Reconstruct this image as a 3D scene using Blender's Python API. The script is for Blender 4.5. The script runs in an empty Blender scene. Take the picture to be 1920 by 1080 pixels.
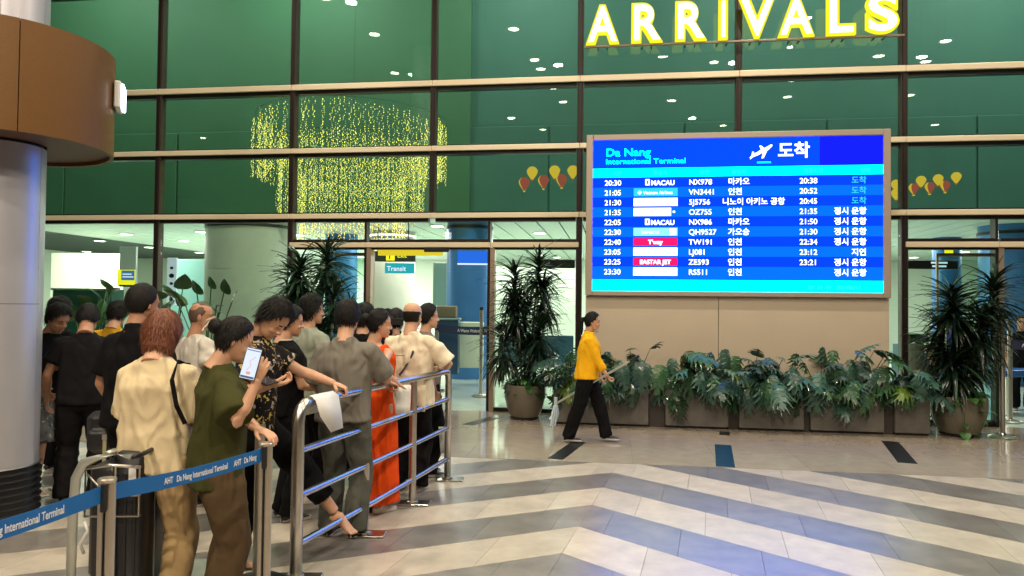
import bpy, bmesh, math, random
import numpy as np
from mathutils import Vector, Matrix
from math import sin, cos, pi, radians, hypot, atan2, sqrt, asin

random.seed(7)
S = bpy.context.scene
C = S.collection

# ------------------------------------------------------------------ camera, world, exposure
CAM = Vector((0, -11.4, 1.65))
cam = bpy.data.cameras.new('camera'); cam.lens = 26; cam.sensor_width = 36
cam.clip_end = 400; cam.clip_start = 0.05
camo = bpy.data.objects.new('camera', cam); C.objects.link(camo)
CM = Matrix.Rotation(radians(7.92), 3, 'Z') @ Matrix.Rotation(radians(90 + 1.35), 3, 'X') @ Matrix.Rotation(radians(.61), 3, 'Z')
camo.matrix_world = Matrix.Translation(CAM) @ CM.to_4x4()
S.camera = camo
w = bpy.data.worlds.new('World'); S.world = w; w.use_nodes = True
wn = w.node_tree
sky = wn.nodes.new('ShaderNodeTexSky'); sky.sky_type = 'NISHITA'; sky.sun_disc = False
sky.sun_elevation = radians(-4); sky.sun_rotation = radians(200)
wn.nodes['Background'].inputs[1].default_value = 0.1
wn.links.new(sky.outputs[0], wn.nodes['Background'].inputs[0])
S.view_settings.view_transform = 'Standard'; S.view_settings.look = 'None'
S.view_settings.exposure = 0.18; S.view_settings.gamma = 1
S.cycles.use_denoising = True
S.cycles.max_bounces = 7; S.cycles.transparent_max_bounces = 12
S.cycles.diffuse_bounces = 3; S.cycles.glossy_bounces = 3
S.cycles.sample_clamp_indirect = 4; S.cycles.caustics_reflective = False; S.cycles.caustics_refractive = False

def lamp(name, kind, loc, power, color=(1, 1, 1), size=.3, rot=(0, 0, 0), spot=None, label=None):
    l = bpy.data.lights.new(name, kind); l.energy = power; l.color = color
    if kind == 'AREA': l.shape = 'DISK'; l.size = size
    else: l.shadow_soft_size = size
    if spot: l.spot_size = spot; l.spot_blend = .8
    o = bpy.data.objects.new(name, l); o.location = loc; o.rotation_euler = rot; C.objects.link(o)
    return o

F = 26 / 36 * 1920
def ray(px, py): return CM @ Vector(((px - 960) / F, -(py - 540) / F, -1))
def at(px, py, depth): return CAM + ray(px, py) * depth
def ground(px, py, z=0):
    d = ray(px, py); return CAM + d * ((z - CAM.z) / d.z)
def wallpt(px, py, y=0):
    d = ray(px, py); return CAM + d * ((y - CAM.y) / d.y)

# ------------------------------------------------------------------ materials
MATS = {}
def mat(name, col, rough=.5, metal=0, bump=0, bscale=40, var=0, vscale=3, emit=None, estr=0, coat=0, spec=.5, aniso=None, sss=0, stretch=(1, 1, 1), rnd=0, ior=None, crease=0):
    if name in MATS: return MATS[name]
    m = bpy.data.materials.new(name); m.use_nodes = True; n = m.node_tree.nodes; L = m.node_tree.links
    b = n['Principled BSDF']; b.inputs['Base Color'].default_value = (*col, 1)
    b.inputs['Roughness'].default_value = rough; b.inputs['Metallic'].default_value = metal
    b.inputs['Specular IOR Level'].default_value = spec; b.inputs['Coat Weight'].default_value = coat
    if ior: b.inputs['IOR'].default_value = ior
    if sss:
        b.inputs['Subsurface Weight'].default_value = sss; b.inputs['Subsurface Radius'].default_value = (.02, .008, .004); b.inputs['Subsurface Scale'].default_value = .6
    if emit:
        b.inputs['Emission Color'].default_value = (*emit, 1); b.inputs['Emission Strength'].default_value = estr
    if var or bump or rnd:
        tc = n.new('ShaderNodeTexCoord'); mp = n.new('ShaderNodeMapping'); mp.inputs['Scale'].default_value = stretch
        L.new(tc.outputs['Object'], mp.inputs[0])
    if var or rnd:
        nz = n.new('ShaderNodeTexNoise'); nz.inputs['Scale'].default_value = vscale; nz.inputs['Detail'].default_value = 6
        nz.inputs['Roughness'].default_value = .6
        L.new(mp.outputs[0], nz.inputs[0])
        mr = n.new('ShaderNodeMapRange'); mr.inputs[1].default_value = .3; mr.inputs[2].default_value = .7
        mr.inputs[3].default_value = 1 - var; mr.inputs[4].default_value = 1 + var
        L.new(nz.outputs[0], mr.inputs[0])
        v = mr.outputs[0]
        if rnd:
            oi = n.new('ShaderNodeObjectInfo'); r2 = n.new('ShaderNodeMapRange')
            r2.inputs[3].default_value = 1 - rnd; r2.inputs[4].default_value = 1 + rnd
            L.new(oi.outputs['Random'], r2.inputs[0])
            mu = n.new('ShaderNodeMath'); mu.operation = 'MULTIPLY'; L.new(v, mu.inputs[0]); L.new(r2.outputs[0], mu.inputs[1]); v = mu.outputs[0]
        mx = n.new('ShaderNodeVectorMath'); mx.operation = 'SCALE'; mx.inputs[0].default_value = col
        L.new(v, mx.inputs['Scale']); L.new(mx.outputs[0], b.inputs['Base Color'])
    if bump:
        n2 = n.new('ShaderNodeTexNoise'); n2.inputs['Scale'].default_value = bscale; n2.inputs['Detail'].default_value = 4
        L.new(mp.outputs[0], n2.inputs[0])
        bp = n.new('ShaderNodeBump'); bp.inputs['Strength'].default_value = bump; bp.inputs['Distance'].default_value = .01
        L.new(n2.outputs[0], bp.inputs['Height']); L.new(bp.outputs[0], b.inputs['Normal'])
    if crease:
        rn = n.new('ShaderNodeTexNoise'); rn.noise_type = 'RIDGED_MULTIFRACTAL'; rn.inputs['Scale'].default_value = 6.0; rn.inputs['Detail'].default_value = 3; rn.inputs['Distortion'].default_value = .8
        m3 = n.new('ShaderNodeMapping'); m3.inputs['Scale'].default_value = (1.5, 1.5, .75); m3.inputs['Rotation'].default_value = (.5, .5, 0); L.new(tc.outputs['Object'], m3.inputs[0]); L.new(m3.outputs[0], rn.inputs[0])
        b3 = n.new('ShaderNodeBump'); b3.inputs['Strength'].default_value = crease; b3.inputs['Distance'].default_value = .06; L.new(rn.outputs[0], b3.inputs['Height']); L.new(bp.outputs[0], b3.inputs['Normal']); L.new(b3.outputs[0], b.inputs['Normal'])
    MATS[name] = m; return m

def glass(name, tint, ior=1.6, rough=0.0):
    m = bpy.data.materials.new(name); m.use_nodes = True; n = m.node_tree.nodes; L = m.node_tree.links
    n.remove(n['Principled BSDF']); t = n.new('ShaderNodeBsdfTransparent'); t.inputs[0].default_value = (*tint, 1)
    g = n.new('ShaderNodeBsdfGlossy'); g.inputs['Roughness'].default_value = rough
    tc = n.new('ShaderNodeTexCoord'); wz = n.new('ShaderNodeTexNoise'); wz.inputs['Scale'].default_value = .9; wz.inputs['Detail'].default_value = 1; L.new(tc.outputs['Object'], wz.inputs[0]); wb = n.new('ShaderNodeBump'); wb.inputs['Strength'].default_value = .05; wb.inputs['Distance'].default_value = .05; L.new(wz.outputs[0], wb.inputs['Height']); L.new(wb.outputs[0], g.inputs['Normal'])
    f = n.new('ShaderNodeFresnel'); ge = n.new('ShaderNodeNewGeometry'); mr = n.new('ShaderNodeMapRange'); mr.inputs[3].default_value = ior; mr.inputs[4].default_value = 1 / ior; L.new(ge.outputs['Backfacing'], mr.inputs[0]); L.new(mr.outputs[0], f.inputs[0])
    x = n.new('ShaderNodeMixShader'); L.new(f.outputs[0], x.inputs[0]); L.new(t.outputs[0], x.inputs[1]); L.new(g.outputs[0], x.inputs[2])
    L.new(x.outputs[0], n['Material Output'].inputs[0]); MATS[name] = m; return m

def emis(name, col, s):
    if name in MATS: return MATS[name]
    m = bpy.data.materials.new(name); m.use_nodes = True; n = m.node_tree.nodes; L = m.node_tree.links
    n.remove(n['Principled BSDF']); e = n.new('ShaderNodeEmission'); e.inputs[0].default_value = (*col, 1); e.inputs[1].default_value = s
    L.new(e.outputs[0], n['Material Output'].inputs[0]); MATS[name] = m; return m

# ------------------------------------------------------------------ mesh builder
class MB:
    def __init__(s): s.v = []; s.f = []; s.mi = []
    def add(s, vs, fs, mi=0):
        o = len(s.v); s.v += [tuple(p) for p in vs]; s.f += [tuple(i + o for i in f) for f in fs]; s.mi += [mi] * len(fs); return s
    def box(s, x0, x1, y0, y1, z0, z1, mi=0, M=None):
        vs = [Vector(p) for p in ((x0, y0, z0), (x1, y0, z0), (x1, y1, z0), (x0, y1, z0), (x0, y0, z1), (x1, y0, z1), (x1, y1, z1), (x0, y1, z1))]
        if M: vs = [M @ p for p in vs]
        return s.add(vs, [(0, 3, 2, 1), (4, 5, 6, 7), (0, 1, 5, 4), (1, 2, 6, 5), (2, 3, 7, 6), (3, 0, 4, 7)], mi)
    def bbox(s, x0, x1, y0, y1, z0, z1, b=.004, mi=0, M=None):
        b = min(b, abs(x1 - x0) * .4, abs(y1 - y0) * .4, abs(z1 - z0) * .4)
        bm = bmesh.new(); bmesh.ops.create_cube(bm, size=1)
        for v in bm.verts: v.co = Vector(((x0 + x1) / 2 + v.co.x * (x1 - x0), (y0 + y1) / 2 + v.co.y * (y1 - y0), (z0 + z1) / 2 + v.co.z * (z1 - z0)))
        bmesh.ops.bevel(bm, geom=bm.edges[:], offset=b, segments=1, affect='EDGES')
        vs = [(M @ v.co) if M else v.co.copy() for v in bm.verts]; bm.verts.index_update()
        fs = [[v.index for v in f.verts] for f in bm.faces]; bm.free(); return s.add(vs, fs, mi)
    def rings(s, rs, caps=True, mi=0):
        n = len(rs[0]); vs = [p for r in rs for p in r]; fs = []
        for k in range(len(rs) - 1):
            for i in range(n):
                j = (i + 1) % n; fs.append((k * n + i, k * n + j, (k + 1) * n + j, (k + 1) * n + i))
        if caps: fs.append(tuple(range(n))[::-1]); fs.append(tuple((len(rs) - 1) * n + i for i in range(n)))
        return s.add(vs, fs, mi)
    def tube(s, pts, r, n=12, flat=1, up=None, mi=0, caps=True):
        pts = [Vector(p) for p in pts]; rs = []
        R = r if isinstance(r, (list, tuple)) else [r] * len(pts)
        ref = Vector(up) if up else None; prev = None
        for i, p in enumerate(pts):
            t = (pts[min(i + 1, len(pts) - 1)] - pts[max(i - 1, 0)]).normalized()
            if ref: a = (ref - t * ref.dot(t)).normalized()
            elif prev is None: a = t.orthogonal().normalized()
            else: a = (prev - t * prev.dot(t)).normalized()
            prev = a; b = t.cross(a)
            ra, rb = R[i] if isinstance(R[i], (list, tuple)) else (R[i] * flat, R[i])
            rs.append([p + a * cos(2 * pi * k / n) * ra + b * sin(2 * pi * k / n) * rb for k in range(n)])
        return s.rings(rs, caps, mi)
    def ell(s, c, r, n=16, m=10, M=None, mi=0):
        c = Vector(c); rs = []
        for i in range(m + 1):
            t = -pi / 2 + pi * (i + .02) / (m + .04)
            ring = [Vector((r[0] * cos(t) * cos(2 * pi * k / n), r[1] * cos(t) * sin(2 * pi * k / n), r[2] * sin(t))) for k in range(n)]
            rs.append([c + ((M @ p) if M else p) for p in ring])
        return s.rings(rs, True, mi)
    def lathe(s, prof, n=32, c=(0, 0), mi=0, caps=True):
        return s.rings([[Vector((c[0] + r * cos(2 * pi * k / n), c[1] + r * sin(2 * pi * k / n), z)) for k in range(n)] for r, z in prof], caps, mi)
    def mesh(s, name='m'):
        me = bpy.data.meshes.new(name); me.from_pydata(s.v, [], s.f); me.polygons.foreach_set('material_index', s.mi); me.update(); return me

def link(name, me, mats=None, parent=None, smooth=False, loc=None):
    if isinstance(me, MB): me = me.mesh(name)
    o = bpy.data.objects.new(name, me); C.objects.link(o)
    if mats is not None and not me.materials:
        for m in (mats if isinstance(mats, (list, tuple)) else [mats]): me.materials.append(m)
    if smooth is True: me.polygons.foreach_set('use_smooth', [True] * len(me.polygons))
    elif smooth: 
        me.polygons.foreach_set('use_smooth', [True] * len(me.polygons))
        try: me.set_sharp_from_angle(angle=radians(smooth))
        except Exception: pass
    if parent: o.parent = parent
    if loc: o.location = loc
    return o
def tag(o, label, cat, group=None):
    o['label'] = label; o['category'] = cat
    if group: o['group'] = group
    return o
def thing(name, label, cat, loc=(0, 0, 0), rz=0, group=None):
    o = bpy.data.objects.new(name, None); C.objects.link(o); o.location = loc; o.rotation_euler = (0, 0, rz); o.empty_display_size = .1
    return tag(o, label, cat, group)
def struct(name, me, m, parent=None, kind='structure', smooth=False):
    o = link(name, me, m, parent, smooth)
    if not parent or kind == 'stuff': o['kind'] = kind
    return o
def dup(r, loc=None, rz=None, label=None):
    c = r.copy(); C.objects.link(c)
    if loc is not None: c.location = loc
    if rz is not None: c.rotation_euler = (0, 0, rz)
    if label: c['label'] = label
    for ch in r.children:
        d = ch.copy(); C.objects.link(d); d.parent = c
        for g in ch.children: e = g.copy(); C.objects.link(e); e.parent = d
    return c

def text_mesh(t, size, depth=0, offset=0, align='LEFT', sx=1, res=5):
    cu = bpy.data.curves.new('txt', 'FONT'); cu.body = t; cu.size = size; cu.extrude = depth; cu.offset = offset; cu.resolution_u = res
    cu.align_x = align
    o = bpy.data.objects.new('txt', cu); C.objects.link(o)
    me = bpy.data.meshes.new_from_object(o.evaluated_get(bpy.context.evaluated_depsgraph_get())); bpy.data.objects.remove(o); bpy.data.curves.remove(cu)
    me.materials.clear()
    if sx != 1: me.transform(Matrix.Diagonal((sx, 1, 1, 1)))
    return me

# ------------------------------------------------------------------ numpy noise
_rs = np.random.RandomState(3); _T = _rs.rand(64, 64, 64).astype(np.float32) * 2 - 1
def vnoise(p):
    i = np.floor(p).astype(int); f = p - i; f = f * f * (3 - 2 * f); r = 0
    for a in (0, 1):
        for b in (0, 1):
            for c in (0, 1):
                wgt = (f[:, 0] if a else 1 - f[:, 0]) * (f[:, 1] if b else 1 - f[:, 1]) * (f[:, 2] if c else 1 - f[:, 2])
                r = r + wgt * _T[(i[:, 0] + a) % 64, (i[:, 1] + b) % 64, (i[:, 2] + c) % 64]
    return r
def mco(me):
    a = np.empty(len(me.vertices) * 3); me.vertices.foreach_get('co', a); return a.reshape(-1, 3)
def mno(me):
    a = np.empty(len(me.vertices) * 3); me.vertices.foreach_get('normal', a); return a.reshape(-1, 3)
def setco(me, a): me.vertices.foreach_set('co', a.ravel()); me.update()
def folds(me, amp, freq=(9, 9, 4), seed=0, ridge=True, diag=.6):
    p = mco(me); n = mno(me); f3 = vnoise(p * np.array(freq) * 2.7 + seed * 3.1)
    q = p * np.array(freq) + seed * 7.3
    q[:, 0] += diag * q[:, 2]
    w1 = vnoise(q * .5 + 11) ; q = q + w1[:, None] * 1.2
    a = vnoise(q); b = vnoise(q * 2.1 + 5)
    if ridge: a = 1 - 2.2 * np.abs(a)
    d = amp * (1.05 * a + .5 * b + .45 * (1 - 2.4 * np.abs(f3)))
    d = np.maximum(d + amp * .35, -.0015)
    setco(me, p + n * d[:, None]); return me
def remesh(mb, voxel, smooth=4, name='m'):
    me = mb.mesh(name); o = bpy.data.objects.new('tmp', me); C.objects.link(o)
    m = o.modifiers.new('r', 'REMESH'); m.mode = 'VOXEL'; m.voxel_size = voxel; m.use_smooth_shade = True
    if smooth: s = o.modifiers.new('s', 'SMOOTH'); s.iterations = smooth; s.factor = .5
    out = bpy.data.meshes.new_from_object(o.evaluated_get(bpy.context.evaluated_depsgraph_get()))
    bpy.data.objects.remove(o); bpy.data.meshes.remove(me); out.name = name; return out
def join_meshes(ms, name='body'):
    vs, fs, o = [], [], 0
    for m, M in ms:
        a = mco(m)
        if M is not None:
            A = np.array(M); a = a @ A[:3, :3].T + A[:3, 3]; flip = np.linalg.det(A[:3, :3]) < 0
        else: flip = False
        for p in m.polygons:
            t = [i + o for i in p.vertices]; fs.append(t[::-1] if flip else t)
        vs.append(a); o += len(a)
    me = bpy.data.meshes.new(name); me.from_pydata(np.concatenate(vs).tolist(), [], fs)
    me.polygons.foreach_set('use_smooth', [True] * len(me.polygons)); me.update(); return me
# ------------------------------------------------------------------ setting
M_gran_l = mat('light_granite', (.50, .44, .365), .33, bump=.03, bscale=60, var=.17, vscale=5, rnd=.08, coat=.25)
M_gran_d = mat('dark_granite', (.20, .18, .165), .30, bump=.03, bscale=60, var=.28, vscale=5, rnd=.12, coat=.35)
M_gran_p = mat('polished_granite', (.45, .385, .31), .13, bump=.006, bscale=3, var=.10, vscale=6, rnd=.04, coat=.5)
for _m in ('light_granite', 'dark_granite', 'polished_granite'): MATS[_m].node_tree.nodes['Principled BSDF'].inputs['Coat Roughness'].default_value = .28 if _m != 'polished_granite' else .08
MATS['dark_granite'].node_tree.nodes['Principled BSDF'].inputs['Coat Weight'].default_value = .8; MATS['dark_granite'].node_tree.nodes['Principled BSDF'].inputs['Coat Roughness'].default_value = .34
M_grout = mat('floor_joint', (.12, .10, .085), .7)
M_black = mat('black_strip', (.012, .012, .014), .35)
floor = struct('floor', MB().box(-60, 60, -60, -.02, -.3, -.012), M_grout)
XL, XR, YN, YF = -8.5, 7.5, -11.3, -3.5
def clip(poly, a, b, c):  # keep a*x+b*y<=c
    out = []
    for i in range(len(poly)):
        p, q = poly[i], poly[(i + 1) % len(poly)]; dp = a * p[0] + b * p[1] - c; dq = a * q[0] + b * q[1] - c
        if dp <= 0: out.append(p)
        if dp * dq < 0: t = dp / (dp - dq); out.append((p[0] + t * (q[0] - p[0]), p[1] + t * (q[1] - p[1])))
    return out
def tile_mb(mb, poly, g=.0014, h=.0106, base=-.0115):
    n = len(poly); cx = sum(p[0] for p in poly) / n; cy = sum(p[1] for p in poly) / n
    ins = []
    for p in poly:
        d = hypot(p[0] - cx, p[1] - cy); k = max(0, 1 - g * 1.3 / max(d, .01)); ins.append((cx + (p[0] - cx) * k, cy + (p[1] - cy) * k))
    A = sum(ins[i][0] * ins[(i + 1) % n][1] - ins[(i + 1) % n][0] * ins[i][1] for i in range(n))
    if abs(A) < .002: return False
    if A < 0: ins.reverse()
    top = [(x, y, 0) for x, y in ins]; bot = [(x, y, base) for x, y in ins]
    mb.add(top + bot, [tuple(range(n))] + [(i + n, (i + 1) % n + n, (i + 1) % n, i) for i in range(n)]); return True
def fold(y): return .03 + (y + 3.6) * .13
aL, aR = radians(33), radians(39.5); STEP = .621
rest_l, rest_d = MB(), MB(); cands = []
for k in range(-14, 18):
    y0 = -3.935 - STEP * k; y1 = y0 - STEP; dark = k % 2 == 0
    for side in (-1, 1):
        ang = aL if side < 0 else aR; dx, dy = side * cos(ang), -sin(ang)
        L0 = .64; J0 = -.2 * (k % 3)
        for j in range(0, 22):
            t0 = max(0, j * L0 + (J0 if j else 0)); t1 = (j + 1) * L0 + J0
            P = [(fold(y0) + dx * t0, y0 + dy * t0), (fold(y0) + dx * t1, y0 + dy * t1), (fold(y1) + dx * t1, y1 + dy * t1), (fold(y1) + dx * t0, y1 + dy * t0)]
            for h in ((0, 1, YF), (0, -1, -YN), (1, 0, XR), (-1, 0, -XL)):
                P = clip(P, *h)
                if len(P) < 3: break
            if len(P) < 3: continue
            # distance ahead of camera decides which slabs are objects
            c = Vector((sum(p[0] for p in P) / len(P), sum(p[1] for p in P) / len(P), 0)); q = CM.transposed() @ (c - CAM)
            u, v = q.x / -q.z, q.y / -q.z
            vis = -q.z > .5 and abs(u) < .75 and v > -.46
            cands.append((vis, dark, P))
nt = 0
for vis, dark, P in cands:
    if vis and nt < 225:
        mb = MB()
        if tile_mb(mb, P): link('floor_tile', mb, M_gran_d if dark else M_gran_l, floor); nt += 1
    else: tile_mb(rest_d if dark else rest_l, P)
far_l = MB()
for i in range(-14, 12):
    for j in range(-3, 4):
        x0 = i * .9 + .2; P = [(x0, -.02 - j * .87), (x0, -.02 - (j + 1) * .87), (x0 + .9, -.02 - (j + 1) * .87), (x0 + .9, -.02 - j * .87)]
        P = clip(P, 0, -1, 3.49); P = clip(P, 0, 1, -.03) if len(P) > 2 else P
        if len(P) < 3: continue
        if -4 < x0 < 6 and nt < 298:
            mb = MB()
            if tile_mb(mb, P): link('floor_tile', mb, M_gran_p, floor); nt += 1
        else: tile_mb(far_l, P)
for n_, m_, mm in (('floor_tiles_light', rest_l, M_gran_l), ('floor_tiles_dark', rest_d, M_gran_d), ('floor_tiles_far', far_l, M_gran_p)):
    struct(n_, m_, mm, floor, 'stuff')
def strip(a, b, wd, z=.0035, m=M_black, e=None):
    a, b = Vector((a[0], a[1])), Vector((b[0], b[1])); d = (b - a).normalized(); n = Vector((-d.y, d.x)) * wd / 2
    mb = MB(); P = [a + n, b + n, b - n, a - n]
    mb.add([(p.x, p.y, z) for p in P] + [(p.x, p.y, .0004) for p in P], [(0, 1, 2, 3)[::-1], (0, 1, 5, 4), (1, 2, 6, 5), (2, 3, 7, 6), (3, 0, 4, 7)])
    return link('floor_marking', mb, m, floor)
strip((-.62, -3.40), (-.42, -2.35), .17); strip((1.15, -3.46), (1.30, -2.2), .19, m=mat('blue_black_strip', (.01, .05, .10), .25))
strip((1.42, -1.5), (1.46, -1.22), .13); strip((3.13, -2.9), (3.42, -1.55), .19); strip((-2.0, -1.35), (-1.72, -.6), .17)

# canopy ceiling over the forecourt with its downlights
M_ceil = mat('canopy_panel', (.42, .40, .36), .5, var=.03)
canopy = struct('canopy_ceiling', MB().box(-26, 26, -42, -.12, 8.0, 8.3), M_ceil)
M_fix = mat('fixture_white', (.7, .7, .68), .4)
M_lampg = emis('downlight_glow', (1, .86, .66), 30)
spots = [(962, 50), (1002, 108), (1243, 102), (1252, 153), (1259, 184), (1057, 190), (1487, 85), (1485, 147), (1476, 178), (1776, 73), (1737, 112), (1735, 140), (1707, 176), (1037, 163), (1513, 29), (1358, 233), (1019, 243), (380, 257), (1754, 230), (700, 60), (1530, 270)]
fix = None; ksp = []
for px, py in spots:
    d = ray(px, py); p = wallpt(px, py); d2 = Vector((d.x, -d.y, d.z)); q = p + d2 * ((8.0 - p.z) / d2.z)
    if q.y < -40 or any((q - o).length < .5 for o in ksp): continue
    ksp.append(q)
for i, (x, y) in enumerate([(-6, -3), (-2, -3), (2, -3), (6, -3), (-6, -8), (-2, -8), (2.5, -8), (6.5, -8)]): ksp.append(Vector((x, y, 8)))
for i, q in enumerate(ksp):
    if fix is None:
        fix = thing('ceiling_downlight', 'small round warm downlight in the canopy ceiling', 'ceiling light', (0, 0, 0), 0, 'downlights in the canopy ceiling')
        link('trim_ring', MB().lathe([(.17, 0), (.17, -.03), (.13, -.035), (.13, -.01)], 20), M_fix, fix, smooth=30)
        link('lens', MB().lathe([(.125, -.012), (.125, -.03), (.02, -.034)], 20), M_lampg, fix); o = fix
    else: o = dup(fix)
    o.location = (q.x, q.y, 7.998)
WARM = (1, .85, .66)
for x, y, pw in ((-5.5, -3.2, 260), (-1.5, -3.2, 200), (2.5, -3.2, 240), (6.5, -3.2, 240), (-5.5, -8, 300), (-1.5, -7.6, 260), (3, -8, 260), (7.5, -8, 220), (-3.5, -13, 950), (2.5, -13.5, 900), (-1, -20, 1100)):
    lamp('downlight_lamp', 'AREA', (x, y, 7.93), pw * .48, WARM, .22)

# ------------------------------------------------------------------ facade
M_mull = mat('dark_mullion', (.018, .012, .011), .4, 0, spec=.3)
M_alu = mat('champagne_aluminium', (.80, .70, .50), .4, .1, bump=.02, bscale=120)
M_fin = mat('bronze_fin', (.06, .042, .034), .45, 0, spec=.3)
M_jamb = mat('bronze_jamb', (.42, .33, .25), .35, .5)
G_up = glass('green_glass', (.70, .86, .80), 1.6)
G_low = glass('clear_green_glass', (.90, .96, .92), 1.45)
G_end = glass('inner_glass', (.82, .93, .88), 1.4)
fac = thing('glass_facade', 'green glass curtain wall with pale transoms and dark mullions across the terminal front', 'glass facade')
mx = [-14.65, -12.3, -9.93, -7.575, -5.22, -2.875, -.55, 1.82, 4.15, 6.5, 8.85, 11.2]
zC, zD, zB, zA, zT = (3.01, 3.09), (2.55, 2.63), (4.07, 4.15), (5.10, 5.19), (6.88, 6.96)
for i, x in enumerate(mx):
    bot = 0 if i not in (5, 7) else 3.10
    link('mullion', MB().bbox(x - .030, x + .030, -.06, .12, bot, 10.5, .004).bbox(x - .046, x - .031, -.045, .10, bot, 10.5, .003, 1).bbox(x + .031, x + .046, -.045, .10, bot, 10.5, .003, 1), [M_mull, M_fin], fac)
for i in range(len(mx) - 1):
    a, b = mx[i] + .002, mx[i + 1] - .002
    for z0, z1 in (zC, zB, zA, zT):
        link('transom', MB().bbox(a, b, -.10, -.063, z0, z1, .006), M_alu, fac)
        link('transom_back', MB().box(a + .055, b - .055, -.02, .1, z0 - .05, z1 + .03), M_mull, fac)
    for z0, z1 in ((zC[1] + .03, zB[0] - .05), (zB[1] + .03, zA[0] - .05), (zA[1] + .03, zT[0] - .05), (zT[1] + .03, 10.5)):
        link('pane', MB().box(a + .046, b - .046, .03, .045, z0, z1), G_up, fac)
for i in (0, 1, 2, 3):   # tall lower panes at the left
    link('pane', MB().box(mx[i] + .048, mx[i + 1] - .048, .03, .045, .06, 2.96), G_low, fac)
    link('sill', MB().box(mx[i] + .048, mx[i + 1] - .048, 0, .1, 0, .06), M_mull, fac)
def door_bay(xs, doors):
    for k in range(len(xs) - 1):
        a, b = xs[k], xs[k + 1]
        link('transom', MB().bbox(a + .002, b - .002, -.08, -.04, zD[0], zD[1], .006), M_alu, fac)
        link('transom_back', MB().box(a + .04, b - .04, -.035, .09, zD[0] - .03, zD[1] + .05), M_mull, fac)
        link('pane', MB().box(a + .04, b - .04, .03, .045, zD[1] + .05, zC[0] - .05), G_low, fac)
        if k not in doors:
            link('pane', MB().box(a + .04, b - .04, .03, .045, .06, zD[0] - .03), G_low, fac)
            link('sill', MB().box(a + .04, b - .04, 0, .1, 0, .06), M_mull, fac)
    for x in xs[1:-1]:
        link('mullion', MB().bbox(x - .04, x - .002, -.05, .11, 0, zC[0] - .05, .004), M_mull, fac)
        link('door_jamb', MB().bbox(x + .002, x + .075, -.055, .11, 0, zD[0] - .004, .004), M_jamb, fac)
door_bay([mx[4], -3.93, -1.93, mx[6]], (1,))
door_bay([mx[8], 5.40, 7.4, mx[10]], (1,))
for i in (6, 7):
    link('pane', MB().box(mx[i] + .048, mx[i + 1] - .048, .03, .045, .06, 2.96), G_low, fac)
link('pane', MB().box(mx[10] + .057, mx[11] - .057, .03, .045, .06, 2.96), G_low, fac)
# open sliding leaves beside the two doorways
def leaf(x0, x1, y, par):
    link('leaf_frame', MB().box(x0, x0 + .03, y, y + .03, .02, 2.48).box(x1 - .03, x1, y, y + .03, .02, 2.48).box(x0 + .03, x1 - .03, y, y + .03, .02, .07).box(x0 + .03, x1 - .03, y, y + .03, 2.43, 2.48), M_jamb, par)
    link('leaf_glass', MB().box(x0 + .03, x1 - .03, y + .01, y + .018, .07, 2.43), G_end, par)
for nm, x0, x1, y in (('left of the planters', -4.75, -3.86, .14), ('right of the far right plant', 4.65, 5.45, .14)):
    d = thing('sliding_door', 'glass sliding door leaf slid open behind the pane ' + nm, 'door'); leaf(x0, x1, y, d)

# ------------------------------------------------------------------ interior
M_ifl = mat('inner_floor', (.42, .50, .43), .12, var=.1, vscale=2)
M_iwall = mat('inner_wall', (.66, .72, .62), .6)
M_green = mat('bulkhead_green', (.068, .155, .085), .6, var=.12, vscale=.35)
M_teal = mat('bulkhead_teal', (.065, .150, .125), .6, var=.12, vscale=.35)
M_icol = mat('inner_column', (.42, .45, .37), .45, var=.05)
M_iceil = mat('inner_ceiling', (.55, .62, .57), .6)
struct('inner_floor', MB().box(-22, 22, .0, 22, -.3, -.005), M_ifl)
struct('inner_back_wall', MB().box(-22, 22, 20, 20.3, 0, 3.7), M_iwall)
struct('inner_wall_left', MB().box(-22.3, -22, 0, 20.3, 0, 10.5), M_iwall); struct('inner_wall_right', MB().box(22, 22.3, 0, 20.3, 0, 10.5), M_iwall)
bulk = struct('bulkhead', MB().box(-22, -3.2, 4.6, 4.8, 3.62, 10.5).box(-3.2, 22, 4.7, 4.9, 3.62, 10.5, 1), [M_green, M_teal])
for k in range(-7, 8): link('fascia_panel', MB().bbox(k * 2.9 - 1.43, k * 2.9 + 1.43, 4.56 if k < -1 else 4.66, 4.6 if k < -1 else 4.7, 3.64, 5.6, .01), M_green if k < -1 else M_teal, bulk)
struct('atrium_ceiling', MB().box(-22, 22, .1, 4.9, 10.5, 10.7), mat('atrium_ceiling', (.2, .3, .22), .6))
ceil = struct('inner_ceiling', MB().box(-22, 22, 4.9, 20, 3.64, 3.9), mat('ceiling_void', (.06, .08, .07), .8))
sl = None
for k in range(-30, 40):
    me = sl.data if sl else MB().box(-.24, .24, 4.9, 19.9, 3.60, 3.636).mesh('ceiling_slat')
    o = link('ceiling_slat', me, M_iceil, ceil); o.location.x = k * .52; sl = o
M_idl = emis('inner_light_glow', (1, .97, .88), 14)
fx = None; qs = []
for px, py in ((345, 451), (187, 451), (162, 471), (378, 434), (374, 473), (676, 481), (884, 483), (913, 490), (280, 463), (560, 440), (1713, 482), (1838, 488), (1880, 483), (1010, 478), (1045, 482), (820, 423)):
    q = ground(px, py, 3.6)
    if q.y < 19.5 and q.y > 5: qs.append(q)
for x in range(-14, 15, 4): qs += [Vector((x, 8.2, 3.6)), Vector((x + 1.5, 15, 3.6))]
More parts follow.
